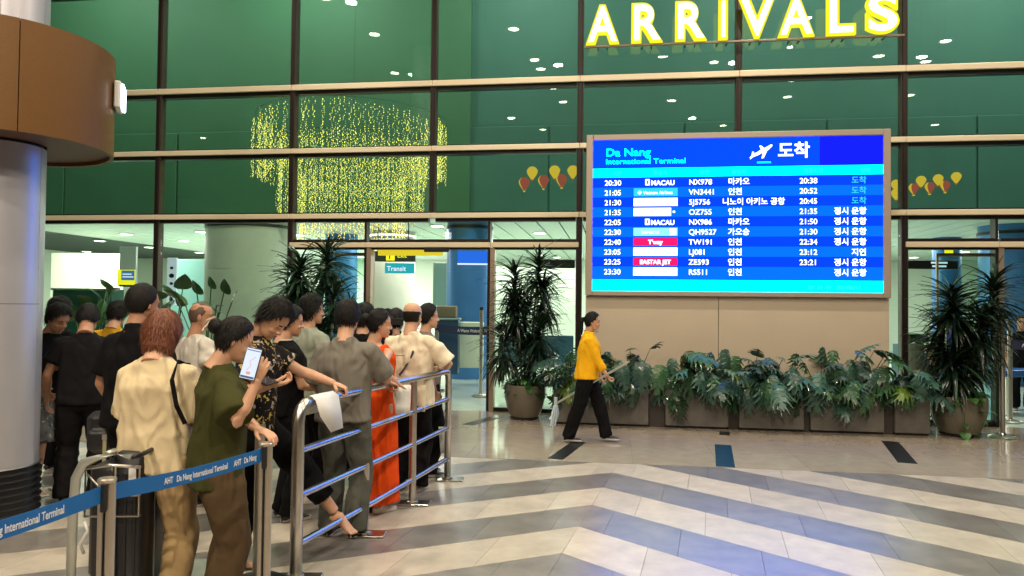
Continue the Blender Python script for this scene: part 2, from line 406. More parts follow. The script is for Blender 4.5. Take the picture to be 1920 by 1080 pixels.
for q in qs:
    if fx is None:
        fx = thing('inner_downlight', 'round white downlight set in the slatted ceiling of the hall', 'ceiling light', (0, 0, 0), 0, 'downlights in the hall ceiling')
        link('trim_ring', MB().lathe([(.2, 0), (.2, -.02), (.16, -.022), (.16, -.008)], 18), M_fix, fx)
        link('lens', MB().lathe([(.155, -.01), (.155, -.018), (.02, -.02)], 18), M_idl, fx); o = fx
    else: o = dup(fx)
    o.location = (q.x, q.y, 3.598)
for x, y, pw in ((-14, 8, 330), (-10, 13, 560), (-5, 8, 220), (-2, 11, 200), (3, 9, 200), (7.5, 12, 220), (12, 12, 300), (1, 16, 260), (-13, 16, 500)):
    lamp('inner_lamp', 'AREA', (x, y, 3.5), pw * 1.5, (1, .98, .88), 4.0)
for x, pw in ((-12, 300), (-7, 350), (-2, 300), (3, 320), (8, 420), (13, 330)):
    lamp('atrium_lamp', 'AREA', (x, 2.2, 10.4), pw * .95, (.95, 1, .88), 1.2)
def icol(x, y, r, lab, m=M_icol, ringz=3.38):
    t = thing('round_column', lab, 'column', (x, y, 0))
    link('shaft', MB().lathe([(r, 0), (r, 1.2), (r - .004, 1.202), (r - .004, 1.21), (r, 1.212), (r, 2.4), (r - .004, 2.402), (r - .004, 2.41), (r, 2.412), (r, 3.6)], 40), m, t, smooth=30)
    link('top_ring', MB().lathe([(r + .02, ringz), (r + .02, ringz + .07), (r - .01, ringz + .07)], 40), M_black, t, smooth=30)
q = at(467, 500, 17.5); icol(q.x, q.y, .98, 'wide pale green round column behind the glass left of the chandelier reflection')
q = at(735, 500, 20); icol(q.x, q.y, .62, 'green round column seen through the left half of the open doorway')
M_bcol = mat('painted_blue_light_column', (.06, .20, .48), .3, .3)  # blue light on the columns is put into this base colour
q = at(880, 500, 17); icol(q.x, q.y, .52, 'metal column with painted blue light seen through the right half of the open doorway', M_bcol)
q = at(640, 500, 21); icol(q.x, q.y, .45, 'pale blue column behind the tall plant left of the doorway', M_bcol)
q = at(1900, 500, 17); icol(q.x, q.y, .7, 'round column with painted blue light at the right edge of the photograph', M_bcol)
q = at(1775, 520, 20); icol(q.x, q.y, .35, 'slim pale blue column behind the far right plant', M_bcol)
# white partition at the far left, green cabinet, signs
def slab(name, lab, cat, px0, px1, py0, py1, depth, m, th=.15, extra=None):
    a, b = at(px0, py0, depth), at(px1, py1, depth); cx, cy = (a.x + b.x) / 2, (a.y + b.y) / 2; wd = hypot(b.x - a.x, b.y - a.y)
    t = thing(name, lab, cat, (cx, cy, 0), radians(7.92))
    link('panel', MB().bbox(-wd / 2, wd / 2, 0, th, max(0.002, b.z), a.z, .01), m, t); return t, wd, max(0, b.z), a.z
M_wpart = mat('cream_partition', (.80, .84, .66), .5)
slab('partition', 'bright cream partition wall inside at the far left behind the queue', 'partition', 94, 222, 474, 760, 22, M_wpart)
t, wd, z0, z1 = slab('cabinet', 'dark green glass cabinet in front of the cream partition', 'cabinet', 97, 205, 541, 760, 15, mat('dark_green', (.02, .09, .07), .15), .5)
link('cabinet_edge', MB().box(-wd / 2 - .02, wd / 2 + .02, -.03, 0.0, z1 - .03, z1 + .01).box(wd / 2 - .1, wd / 2 - .06, -.02, -.003, .1, z1 - .035), mat('cabinet_trim', (.25, .4, .33), .3, .5), t)
t, wd, z0, z1 = slab('teal_partition', 'pale teal glazed partition left of the wide column', 'partition', 318, 392, 486, 760, 21, mat('teal_glaze', (.28, .52, .50), .3), .1)
t, wd, z0, z1 = slab('pictogram_sign', 'white hanging sign with a column of black pictograms', 'sign', 313, 330, 483, 572, 18, mat('sign_white', (.7, .74, .8), .4, emit=(.7, .8, 1), estr=.35), .08)
for k in range(5): link('pictogram', MB().ell((0, -.004, z1 - .25 - k * .19), (.045 + .02 * (k % 2), .006, .035 + .02 * (k % 3 == 1)), 10, 6), M_black, t)
t, wd, z0, z1 = slab('hanging_sign', 'white sign with a yellow and black panel hanging inside at the left', 'sign', 224, 254, 462, 538, 19, mat('sign_grey', (.55, .58, .58), .4), .1)
link('yellow_panel', MB().box(-wd / 2 - .03, wd / 2, -.012, -.002, z0 + .02, z0 + .44), emis('sign_yellow', (.95, .88, .02), 1.0), t)
link('display', MB().box(-wd / 2 + .07, wd / 2 - .02, -.02, -.0125, z0 + .17, z0 + .42), emis('sign_screen', (.06, .16, .3), 1), t)
link('display_text', MB().box(-wd / 2 + .1, wd / 2 - .04, -.024, -.0205, z0 + .24, z0 + .27).box(-wd / 2 + .1, wd / 2 - .09, -.024, -.0205, z0 + .31, z0 + .34), emis('sign_lettering', (.7, .85, 1), 1), t)
link('base_band', MB().box(-wd / 2 + .02, wd / 2, -.02, -.0125, z0, z0 + .05), M_black, t)
# doorway: overhead signs, counter, belts
q = at(745, 480, 14.5)
t = thing('exit_sign', 'yellow numbered overhead sign with a teal text band inside the doorway', 'sign', (q.x, q.y, 0), radians(7.92))
link('casing', MB().box(-.62, .35, 0, .08, q.z - .11, q.z + .09), mat('sign_dark', (.03, .05, .04), .4), t)
link('yellow_plate', MB().box(-.22, -.05, -.012, -.002, q.z - .09, q.z + .08), emis('sign_yellow', (.95, .88, .02), 1), t)
for tt, x, z, s, mm in (('1', -.19, q.z - .06, .16, M_black), ('Exit', 0, q.z - .03, .12, MATS['sign_yellow']), ):
    me = text_mesh(tt, s, .001, .002); me.transform(Matrix.Rotation(pi / 2, 4, 'X')); o = link('lettering', me, mm, t); o.location = (x, -.016, z)
link('teal_band', MB().box(-.24, .33, -.004, .06, q.z - .34, q.z - .14), emis('sign_teal', (.02, .35, .38), 1), t)
me = text_mesh('Transit', .13, .001, .002); me.transform(Matrix.Rotation(pi / 2, 4, 'X')); o = link('lettering', me, emis('sign_lettering', (.7, .85, 1), 1), t); o.location = (-.2, -.008, q.z - .29)
link('hanger', MB().box(-.4, -.38, .03, .05, q.z + .09, 3.6).box(.2, .22, .03, .05, q.z + .09, 3.6), M_mull, t)
link('door_header_sign', MB().box(-3.82, -2.75, .2, .24, 2.44, 2.53), emis('header_yellow', (.75, .6, .03), .9), fac)
link('door_sensor', MB().bbox(-2.98, -2.58, -.09, -.04, 2.475, 2.546, .01), M_black, fac)
t, wd, z0, z1 = slab('overhead_screen', 'blue lit overhead screen inside the doorway', 'screen', 858, 918, 470, 497, 14, emis('blue_screen', (.02, .14, .7), 1.0), .08)
link('text_line', MB().box(-wd / 2, wd / 2, -.008, -.002, z0, z0 + .03), emis('sign_lettering', (.7, .85, 1), 1), t)
slab('glass_booth', 'pale green glazed booth panel behind the service counter', 'booth', 812, 850, 492, 574, 18, mat('booth_green', (.38, .58, .46), .25), .1)
t, wd, z0, z1 = slab('service_counter', 'navy blue service counter with a plant trough inside the doorway', 'counter', 815, 858, 600, 702, 14.5, mat('navy', (.015, .06, .13), .35), .5)
link('worktop', MB().bbox(-wd / 2 - .05, wd / 2 + .03, -.05, .55, z1, z1 + .04, .008), mat('worktop', (.2, .3, .32), .3), t)
link('trough', MB().bbox(-wd / 2 + .02, wd / 2 - .05, .1, .45, z1 + .045, z1 + .28, .02), mat('brown_box', (.18, .15, .09), .7, bump=.3, bscale=20), t)
t, wd, z0, z1 = slab('white_desk', 'white desk with papers beside the navy counter', 'desk', 860, 905, 604, 690, 15, mat('desk_white', (.6, .68, .55), .5), .4)
def stanchion(p, lab, h=1.0, belt_to=None, bm_=None, base=.16):
    t = thing('belt_stanchion', lab, 'stanchion', (p.x, p.y, 0))
    link('pole', MB().lathe([(.032, .02), (.032, h - .06)], 20), M_steel, t, smooth=40)
    link('head', MB().lathe([(.034, h - .06), (.036, h - .05), (.036, h - .008), (.03, h)], 20), M_dkplastic, t, smooth=40)
    link('base_plate', MB().lathe([(base, 0.001), (base, .012), (base * .8, .03), (.04, .04), (.034, .06)], 32), M_steel, t, smooth=40)
    return t
M_steel = mat('brushed_steel', (.58, .55, .50), .28, 1.0, bump=.03, bscale=90, stretch=(1, 1, .05))
M_dkplastic = mat('dark_plastic', (.012, .013, .016), .4)
M_navybelt = mat('navy_belt', (.012, .02, .07), .6)
def belt(a, b, z, hgt, m, text, tm, size, parent, x0=0, name='belt', fit=0, cx_=1):
    a, b = Vector((a.x, a.y)), Vector((b.x, b.y)); d = b - a; L = d.length; ang = atan2(d.y, d.x)
    M = Matrix.Translation((a.x, a.y, z)) @ Matrix.Rotation(ang, 4, 'Z')
    mb = MB(); n = 24; top, bt = [], []
    for i in range(n + 1):
        x = L * i / n; sag = -.018 * L * sin(pi * i / n); y = .002 * sin(x * 5)
        top.append((x, y, sag + hgt / 2)); bt.append((x, y, sag - hgt / 2))
    vs = []
    for i in range(n + 1):
        for p in (top[i], bt[i]): vs += [(p[0], p[1] - .0008, p[2]), (p[0], p[1] + .0008, p[2])]
    fs = []
    for i in range(n):
        o = i * 4; q = o + 4
        fs += [(o, o + 2, q + 2, q), (o + 1, q + 1, q + 3, o + 3), (o, q, q + 1, o + 1), (o + 2, o + 3, q + 3, q + 2)]
    mb.add([M @ Vector(v) for v in vs], fs); o = link(name, mb, m)
    if text:
        me = text_mesh(text, size, .0004, .0006); a_ = mco(me); x = a_[:, 0] * ((L - x0 - fit) / a_[:, 0].max() if fit else cx_) + x0
        a_ = np.stack([x, .002 * np.sin(x * 5) - .0016 - a_[:, 2], a_[:, 1] - size * .34 - .018 * L * np.sin(np.pi * x / L)], 1)
        setco(me, a_); me.transform(M); link('lettering', me, tm, o)
    return o
q1, q2 = at(820, 620, 14.2), at(903, 580, 13.4)
s1 = stanchion(q1, 'steel belt post beside the navy counter inside the doorway', 1.22); s2 = stanchion(q2, 'tall steel belt post in front of the white desk in the doorway', 1.62)
q3 = at(930, 620, 13.2)
tag(belt(q1, q3, 1.2, .15, M_navybelt, 'A Warm Welcome For You', mat('belt_white', (.75, .78, .8), .5), .085, None, .55), 'navy belt with white lettering stretched across inside the doorway', 'belt')
q1, q2 = at(1893, 620, 11.0), at(2050, 620, 10.6)
s1 = stanchion(q1, 'steel belt post inside the glass at the right edge', 1.5)
tag(belt(q1, q2, 1.15, .14, M_navybelt, 'A Warm Welcome For You', MATS['belt_white'], .08, None, .15), 'navy belt with white lettering inside the glass at the right edge', 'belt')
t, wd, z0, z1 = slab('blue_table', 'low blue table inside the glass at the right edge', 'table', 1885, 1990, 694, 708, 11.6, mat('table_blue', (.02, .10, .32), .3), .5)
link('leg', MB().box(-wd / 2 + .05, -wd / 2 + .08, .05, .08, 0, z0), M_steel, t); link('leg', MB().box(wd / 2 - .08, wd / 2 - .05, .05, .08, 0, z0), M_steel, t)
t, wd, z0, z1 = slab('overhead_sign', 'black overhead sign with blue lettering above the far right plant', 'sign', 1694, 1797, 487, 505, 12.6, M_black, .1)
link('lettering', MB().box(.0, .28, -.006, -.002, z1 - .06, z1 - .03).box(.02, .26, -.006, -.002, z1 - .12, z1 - .09), emis('sign_lettering', (.7, .85, 1), 1), t)
t, wd, z0, z1 = slab('number_sign', 'small yellow number sign hanging above the black overhead sign', 'sign', 1774, 1788, 468, 480, 12.6, MATS['sign_yellow'], .06)
t, wd, z0, z1 = slab('overhead_sign', 'black overhead sign behind the tall plant beside the doorway', 'sign', 1008, 1078, 486, 503, 13.5, M_black, .1)
t, wd, z0, z1 = slab('partition', 'pale panel inside behind the plant beside the doorway', 'partition', 930, 1078, 500, 600, 22, M_iwall, .1)
t, wd, z0, z1 = slab('desk_row', 'row of low blue desks inside behind the plant beside the doorway', 'desk', 935, 1075, 628, 690, 15, mat('desk_blue', (.03, .10, .17), .4), .4)
t, wd, z0, z1 = slab('desk_row', 'row of low blue desks inside behind the far right plant', 'desk', 1695, 1860, 645, 720, 13.5, MATS['desk_blue'], .4)
t, wd, z0, z1 = slab('notice', 'small red notice board inside left of the far right plant', 'notice', 1695, 1707, 624, 642, 12.4, mat('red_notice', (.4, .03, .03), .5), .03)

# ------------------------------------------------------------------ arrivals lettering
M_face = emis('letter_face', (1, .93, .62), 2.2); M_edge = emis('letter_edge', (.85, .78, .02), 1.15)
sign = thing('arrivals_sign', 'glowing yellow ARRIVALS lettering standing on a thin rail on the facade', 'sign')
link('rail', MB().bbox(mx[6] + .06, mx[8] - .06, -.22, -.17, 5.575, 5.605, .004), mat('sign_rail', (.25, .19, .14), .4, .5), sign)
for ch, px, wpx in zip('ARRIVALS', (1130, 1213, 1295, 1355, 1418, 1491, 1575, 1652), (62, 58, 58, 17, 66, 66, 52, 60)):
    x = wallpt(px, 50, -.2).x; k = (11.2 / (11.4 - 0)) ; wm = wpx / F * (CM.transposed() @ (Vector((x, -.2, 5.9)) - CAM)).z * -1
    L = None
    for nm, off, dep, yy, m_ in (('letter', .055, .03, -.24, M_edge), ('letter_face', .014, .008, -.28, M_face)):
        me = text_mesh(ch, .80, dep, off, res=6); a = mco(me); cx = (a[:, 0].max() + a[:, 0].min()) / 2; w0 = a[:, 0].max() - a[:, 0].min(); h0 = a[:, 1].max() - a[:, 1].min()
        tw, th = (wm, .60) if nm == 'letter' else (wm - .075, .53)
        a[:, 0] = (a[:, 0] - cx) * tw / w0; a[:, 1] = (a[:, 1] - a[:, 1].min()) * th / h0 + (0 if nm == 'letter' else .033)
        setco(me, a); me.transform(Matrix.Rotation(pi / 2, 4, 'X'))
        o = link(nm, me, m_, L or sign)
        if L is None: o.location = (x, yy, 5.606); L = o
        else: o.location = (0, yy + .24, 0)
    link('support', MB().box(x - .08, x - .06, -.17, -.02, 5.58, 5.60).box(x + .06, x + .08, -.17, -.02, 5.58, 5.60), M_mull, sign)

# ------------------------------------------------------------------ portal wall and arrivals board
M_port = mat('beige_panel', (.54, .46, .35), .45, var=.03, vscale=2)
X0, X1, YW = -.42, 3.74, -.6
pw = thing('portal_wall', 'beige panelled wall behind the planters carrying the arrivals board', 'wall')
link('core', MB().box(X0 + .02, X1 - .02, YW + .03, -.12, 0, 4.10), M_port, pw)
for a, b in ((X0, 1.455), (1.463, X1)):
    for z0, z1 in ((0.01, 1.80),): link('wall_panel', MB().bbox(a, b, YW, YW + .028, z0, z1, .003), M_port, pw)
board = thing('arrivals_board', 'large blue arrivals display board with flight rows in a beige frame', 'display board')
bx0, bx1, bz0, bz1 = -.325, 3.645, 1.875, 4.05
fr = MB(); yf = -.68
fr.bbox(X0 - .003, bx0, yf, YW + .03, 1.805, 4.135, .008).bbox(bx1, X1 + .003, yf, YW + .03, 1.805, 4.135, .008).bbox(bx0, bx1, yf, YW + .03, 1.805, bz0, .008).bbox(bx0, bx1, yf, YW + .03, bz1, 4.135, .008)
link('frame', fr, mat('board_frame', (.40, .33, .27), .4, .2), board)
EB = 1.25
def em(n, c, s=EB): return emis(n, c, s)
bl_a, bl_b, bl_h, cyan, white, cy2, red = em('led_blue_dark', (.002, .048, 2.6)), em('led_blue', (.002, .135, 3.0)), em('led_blue_header', (.002, .06, 2.5)), em('led_cyan', (.0, 2.6, 3.2)), em('led_white', (1, 1.1, 1.3), 1.9), em('led_soft_cyan', (.03, .55, 1.1)), em('led_red', (.85, .01, .12))
ys = yf + .022
link('screen', MB().box(bx0, bx1, ys, ys + .03, bz0, bz1), bl_b, board)
W, H = bx1 - bx0, bz1 - bz0
def rect(name, u0, u1, v0, v1, m, lift=1, par=None):
    y = ys - .0015 * lift; return link(name, MB().box(bx0 + u0 * W, bx0 + u1 * W, y - .001, y, bz1 - v1 * H, bz1 - v0 * H), m, par or board)
rect('header_band', 0, 1, 0.0, .185, bl_h); rect('header_dark_block', .79, 1, 0, .185, em('led_deep', (.006, .012, .85)), 2)
rect('column_bar', 0, 1, .188, .247, cyan); rect('footer_bar', 0, 1, .925, 1, cyan)
def btext(t, u, v, size, m=None, off=.0, align='LEFT', sx=1, par=None):
    me = text_mesh(t, size, .0006, off, align, sx); me.transform(Matrix.Rotation(pi / 2, 4, 'X')); o = link('lettering', me, m or white, par or board)
    o.location = (bx0 + u * W, ys - .008, bz1 - v * H); return o
btext('Da Nang', .045, .105, .155, cyan, .002, sx=1.15); btext('International Terminal', .045, .158, .105, cyan, .001, sx=1.2)
btext('도착', .648, .125, .235, white, .006)
plane = [(0, .02), (.03, .05), (.10, .075), (.17, .115), (.15, .03), (.18, .035), (.225, .135), (.26, .165), (.295, .20), (.295, .225), (.27, .222), (.235, .20), (.19, .175), (.14, .215), (.12, .21), (.145, .155), (.085, .115), (.05, .105), (.04, .13), (.025, .125), (.015, .075), (-.01, .045)]
u0 = bx0 + .555 * W; z0_ = bz1 - .15 * H
mb = MB(); n = len(plane); mb.add([(u0 + x, ys - .009, z0_ + z) for x, z in plane] + [(u0 + x, ys - .006, z0_ + z) for x, z in plane], [tuple(range(n)), tuple(range(2 * n - 1, n - 1, -1))] + [(i, i + n, (i + 1) % n + n, (i + 1) % n) for i in range(n)])
link('landing_plane_icon', mb, white, board); rect('icon_underline', .578, .625, .158, .166, cyan, 3)
for u, t in ((.07, '시간'), (.215, '항공사'), (.38, '편명'), (.49, '출발지'), (.735, '예정시각'), (.925, '상태')): btext(t, u, .233, .072, em('led_teal', (.02, .28, .5)), 0)
rows = [('20:30', 'AIR', 'NX978', '마카오', '20:38', '도착'), ('21:05', 'sky', 'VN3441', '인천', '20:52', '도착'), ('21:30', 'w', '5J5756', '니노이 아키노 공항', '20:45', '도착'), ('21:35', 'w2', 'OZ755', '인천', '21:35', '정시 운항'), ('22:05', 'AIR', 'NX986', '마카오', '21:50', '정시 운항'), ('22:30', 'cy', 'QH9527', '가오슝', '21:30', '정시 운항'), ('22:40', "T'way", 'TW191', '인천', '22:34', '정시 운항'), ('23:05', 'wt', 'LJ081', '인천', '23:12', '지연'), ('23:25', 'EASTAR JET', 'ZE593', '인천', '23:21', '정시 운항'), ('23:30', 'wt', 'RS511', '인천', '', '정시 운항')]
for r, (t1, al, fl, org, t2, st) in enumerate(rows):
    v0 = .249 + r * .0655; v1 = v0 + .0650; vt = v0 + .052; s = .108
    rp = rect('flight_row', 0, 1, v0, v1, bl_a if r % 2 == 0 else bl_b, 1)
    B = lambda *a, **k: btext(*a, par=rp, **k)
    B(t1, .042, vt, s, off=.0012); B(fl, .342, vt, s, off=.0012); B(org, .478 if len(org) < 5 else .458, vt, s, off=.002); 
    if t2: B(t2, .722, vt, s, off=.0012)
    B(st, .945, vt, s, m=(cy2 if r < 3 else white), off=.002, align='RIGHT')
    if al == 'AIR': rect('airline_mark', .188, .204, v0 + .012, v1 - .012, white, 3, rp); B('MACAU', .208, vt, .095, off=.003); rect('mark_dot', .193, .199, v0 + .02, v1 - .02, red, 4, rp)
    elif al == 'sky': rect('airline_plate', .147, .303, v0 + .006, v1 - .006, cy2, 3, rp); B('◆ Vietnam Airlines', .16, vt - .006, .062, off=.001)
    elif al == 'w': rect('airline_plate', .147, .303, v0 + .006, v1 - .006, white, 3, rp); B('Cebu Pacific', .185, vt - .008, .05, m=em('led_grey', (.55, .62, .7)))
    elif al == 'w2': rect('airline_plate', .147, .28, v0 + .006, v1 - .006, white, 3, rp); B('Asiana', .185, vt - .008, .05, m=em('led_grey', (.55, .62, .7))); rect('mark_dot', .286, .294, v0 + .026, v1 - .026, white, 3, rp)
    elif al == 'cy': rect('airline_plate', .147, .303, v0 + .006, v1 - .006, em('led_pale', (.25, .85, 1.1)), 3, rp); B('BAMBOO', .175, vt - .006, .06); rect('mark_dot', .275, .298, v0 + .012, v1 - .012, white, 4, rp)
    elif al == 'wt': rect('airline_plate', .147, .303, v0 + .006, v1 - .006, white, 3, rp); B('JINAIR', .185, vt - .008, .05, m=em('led_grey', (.55, .62, .7)))
    else: rect('airline_plate', .147, .303, v0 + .006, v1 - .006, red, 3, rp); B(al, .225, vt - .004, .085, off=.003, align='CENTER')
btext('20 : 34 : 41   2024/06/11', .75, .978, .07, cy2, 0)

# ------------------------------------------------------------------ people
M_skin = mat('skin', (.60, .335, .21), .48, sss=.12, var=.07, vscale=12, bump=.02, bscale=120)
M_skin_d = mat('tanned_skin', (.47, .24, .14), .5, sss=.1, var=.08, vscale=12)
M_lip = mat('lips', (.36, .12, .09), .4)
M_eye = mat('eye_dark', (.012, .008, .006), .12)
M_hair = mat('black_hair', (.006, .005, .0045), .62, spec=.25, bump=.5, bscale=60, stretch=(3, 3, .4))
M_hair_a = mat('auburn_hair', (.15, .040, .010), .5, bump=.5, bscale=60, var=.35, vscale=28, stretch=(3, 3, .3))
M_hair_s = mat('shaved_hair', (.10, .055, .035), .6)
M_blacksh = mat('black_leather', (.015, .013, .012), .35)
M_sole = mat('white_sole', (.55, .53, .5), .5)
def cloth(n, c, r=.85, var=.10, bump=.35): return mat(n, c, r, bump=bump, bscale=320, var=var, vscale=7, spec=.12, crease=.5)
def sstep(t): t = max(0, min(1, t)); return t * t * (3 - 2 * t)

def hand_mesh(pose):
    mb = MB()
    mb.tube([(-.05, 0, 0), (0, 0, 0), (.03, 0, .001), (.065, 0, 0), (.088, 0, -.002)], [(.021, .028), (.018, .027), (.017, .036), (.015, .041), (.010, .038)], 14, up=(0, 0, 1))
    curl = {'relax': (.35, .45, .3), 'grip': (1.0, 1.15, .7), 'hold': (.5, .95, .5)}[pose]
    for i, (y, k, r) in enumerate(((.030, .92, .0088), (.010, 1.02, .0092), (-.011, .95, .0088), (-.030, .76, .0078))):
        a = 0; p = Vector((.078, y, -.001)); pts = [p.copy()]; p2 = Vector((.088, y * 1.06, -.001)); pts.append(p2); p = p2.copy()
        for sgm, c in zip((.040, .026, .021), curl):
            a += c * (1 + .06 * i); p = p + Vector((cos(a) * sgm * k, y * .04, -sin(a) * sgm * k)); pts.append(p.copy())
        mb.tube(pts, [r, r, r * .98, r * .9, r * .72], 10)
    if pose == 'relax': th = [(.012, .022, -.004), (.04, .046, -.014), (.066, .056, -.024), (.088, .058, -.034)]
    elif pose == 'hold': th = [(.012, .022, -.006), (.04, .044, -.022), (.068, .046, -.036), (.09, .040, -.046)]
    else: th = [(.012, .02, -.008), (.035, .042, -.026), (.058, .044, -.045), (.07, .03, -.058)]
    mb.tube(th, [.013, .0125, .0105, .008], 10)
    return remesh(mb, .0036, 3, 'hand')
HANDS = {p: hand_mesh(p) for p in ('relax', 'grip', 'hold')}

def head_mesh(fem):
    mb = MB(); k = .95 if fem else 1
    R = [(.116, .014, .0, -.028), (.108, .042, .035, -.058), (.088, .063, .064, -.085), (.058, .075, .084, -.099), (.026, .0785, .092, -.102), (.004, .077, .086, -.099), (-.018, .0745, .084, -.092), (-.042, .070, .086, -.078), (-.066, .064 * k, .087, -.060), (-.088, .054 * k, .084, -.038), (-.106, .040 * k, .077, -.012), (-.119, .022 * k, .062, .014)]
    rs = []
    for z, hw, yf, yb in R:
        cy, hy = (yf + yb) / 2, (yf - yb) / 2; ring = []
        for i in range(28):
            a = 2 * pi * i / 28; e = .88; ring.append(Vector((hw * math.copysign(abs(cos(a)) ** e, cos(a)), cy + hy * math.copysign(abs(sin(a)) ** e, sin(a)), z)))
        rs.append(ring)
    mb.rings(rs[::-1])
    mb.tube([(0, .084, .012), (0, .094, -.012), (0, .104, -.034), (0, .094, -.043)], [(.008, .008), (.009, .010), (.013, .0135), (.008, .013)], 12)
    for s in (-1, 1):
        mb.ell((s * .014, .092, -.037), (.009, .011, .008), 10, 8)
        mb.ell((s * .079, -.012, -.012), (.009, .018, .031), 12, 8, Matrix.Rotation(s * -.35, 3, 'Z'))
        mb.ell((s * .034, .062, -.038), (.026, .022, .020), 12, 8)
        mb.ell((s * .031, .079, .017), (.022, .010, .006), 12, 6)
        mb.ell((s * .031, .0755, -.001), (.0145, .0095, .0095), 12, 8)
    mb.ell((0, .086, -.0655), (.022, .0095, .0055), 12, 8); mb.ell((0, .085, -.0765), (.018, .0095, .006), 12, 8)
    mb.ell((0, .073, -.104), (.02, .014, .014), 12, 8)
    mb.tube([(0, -.022, -.01), (0, -.022, -.09), (0, -.034, -.15), (0, -.042, -.20)], [.052 * k, .057 * k, .061 * k, .07 * k], 18)
    return remesh(mb, .0052, 3, 'head')
HEADS = {0: head_mesh(False), 1: head_mesh(True)}

def hair_mesh(style, seed):
    rnd = random.Random(seed); n, m = 56, 40; vs, fs = [], []; cen = Vector((0, -.008, .012)); hr = Vector((.081, .098, .108))
    def msk(d):
        y, z = d.y, d.z
        if style == 'horseshoe': lo = -.80 if y < 0 else -.80 + y * 2.4; hi = .30 - max(0, y) * .4; return sstep((z - lo) / .12) * sstep((hi - z) / .15) * sstep((.35 - y) / .2)
        if y < -.25: hl = -.80
        elif y < .35: hl = -.80 + (y + .25) / .6 * .74
        else: hl = -.06 + sstep((y - .35) / .45) * .60
        if style in ('bob', 'bun', 'long', 'pony'):
            if style == 'bob': hl = -1.1 if y < .42 else hl
            if style == 'long': hl = -1.1 if y < .3 else hl
            if style in ('bun', 'pony') and y < .1: hl -= .12
        return sstep((z - hl) / .22)
    th = {'short': (.014, .024), 'crop': (.008, .012), 'shaved': (.002, .003), 'horseshoe': (.006, .006), 'bob': (.026, .026), 'bun': (.010, .016), 'long': (.022, .022), 'pony': (.010, .014), 'messy': (.018, .036)}[style]
    base = []
    for i in range(m + 1):
        t = -pi / 2 + pi * i / m
        for j in range(n):
            a = 2 * pi * j / n; d = Vector((cos(t) * cos(a), cos(t) * sin(a), sin(t))); k = msk(d)
            T = th[0] + (th[1] - th[0]) * sstep(d.z); p = Vector((d.x * hr.x, d.y * hr.y, d.z * hr.z))
            q = p * (.80 + .20 * k) + d * T * k
            if style in ('bob', 'long') and d.z < 0 and k > .1:
                dep = .125 if style == 'bob' else .26; f = -d.z; r0 = (1 - .25 * f) if style == 'bob' else (1 - .12 * f)
                h = Vector((d.x, d.y, 0)).normalized() if abs(d.z) < .999 else Vector((0, -1, 0)); inner = 1 if d.z > -.93 else max(0, (1 + d.z) / .07)
                q = Vector((h.x * (hr.x + T) * r0 * inner, h.y * (hr.y + T) * r0 * inner - .005, -dep * min(1, f / .93)))
            vs.append(cen + q); base.append(k)
    for i in range(m):
        for j in range(n):
            jj = (j + 1) % n; fs.append((i * n + j, i * n + jj, (i + 1) * n + jj, (i + 1) * n + j))
    me = bpy.data.meshes.new('hair'); me.from_pydata([tuple(v) for v in vs], [], fs); me.update()
    a = mco(me); nn = mno(me); dd = a - np.array(cen); ang = np.arctan2(dd[:, 0], dd[:, 1])
    w_ = vnoise(np.stack([ang * 7 + seed, dd[:, 2] * 10, dd[:, 1] * 6], 1)) * .5 + vnoise(a * 38 + seed) * .5
    amp = {'shaved': .0, 'horseshoe': .002, 'crop': .0035, 'messy': .012}.get(style, .006)
    a = a + nn * (w_ * amp * np.array(base))[:, None]
    mb = MB(); mb.add([tuple(p) for p in a], fs)
    if style == 'bun':
        mb.ell((0, -.125, .035), (.047, .042, .045), 16, 10)
    if style == 'pony': mb.tube([(0, -.10, .03), (0, -.135, .02), (0, -.145, -.05), (0, -.13, -.14), (0, -.12, -.2)], [.018, .026, .028, .022, .006], 12)
    if style not in ('shaved', 'horseshoe'):
        N = 3200 if style in ('bob', 'messy') else 1700; crown = Vector((0, -.05, .13))
        for _ in range(N):
            i = rnd.randrange(len(vs))
            if base[i] < .75: continue
            p = Vector(a[i]); nr = (p - cen); nr.z *= .7; nr.normalize(); fl = (p - crown); fl = (fl - nr * fl.dot(nr))
            if fl.length < .01: continue
            fl.normalize(); fl = (fl + Vector((rnd.uniform(-.4, .4), rnd.uniform(-.4, .4), -.3))).normalized(); sd = nr.cross(fl).normalized() * rnd.uniform(.0012, .0028)
            l = rnd.uniform(.02, .045) * (1.3 if style in ('bob', 'messy', 'long') else .8) * (.35 if style == 'crop' else 1); lift = rnd.uniform(.0, .28 if style == 'messy' else .12)
            p0 = p - nr * .003; p1 = p + fl * l * .6 + nr * (lift * l * .6 + .002); p2 = p + fl * l + nr * lift * l * .8
            mb.add([p0 + sd, p0 - sd, p1 - sd * .8, p1 + sd * .8, p2], [(0, 1, 2, 3), (3, 2, 4)])
    return mb.mesh('hair')
HAIRC = {}
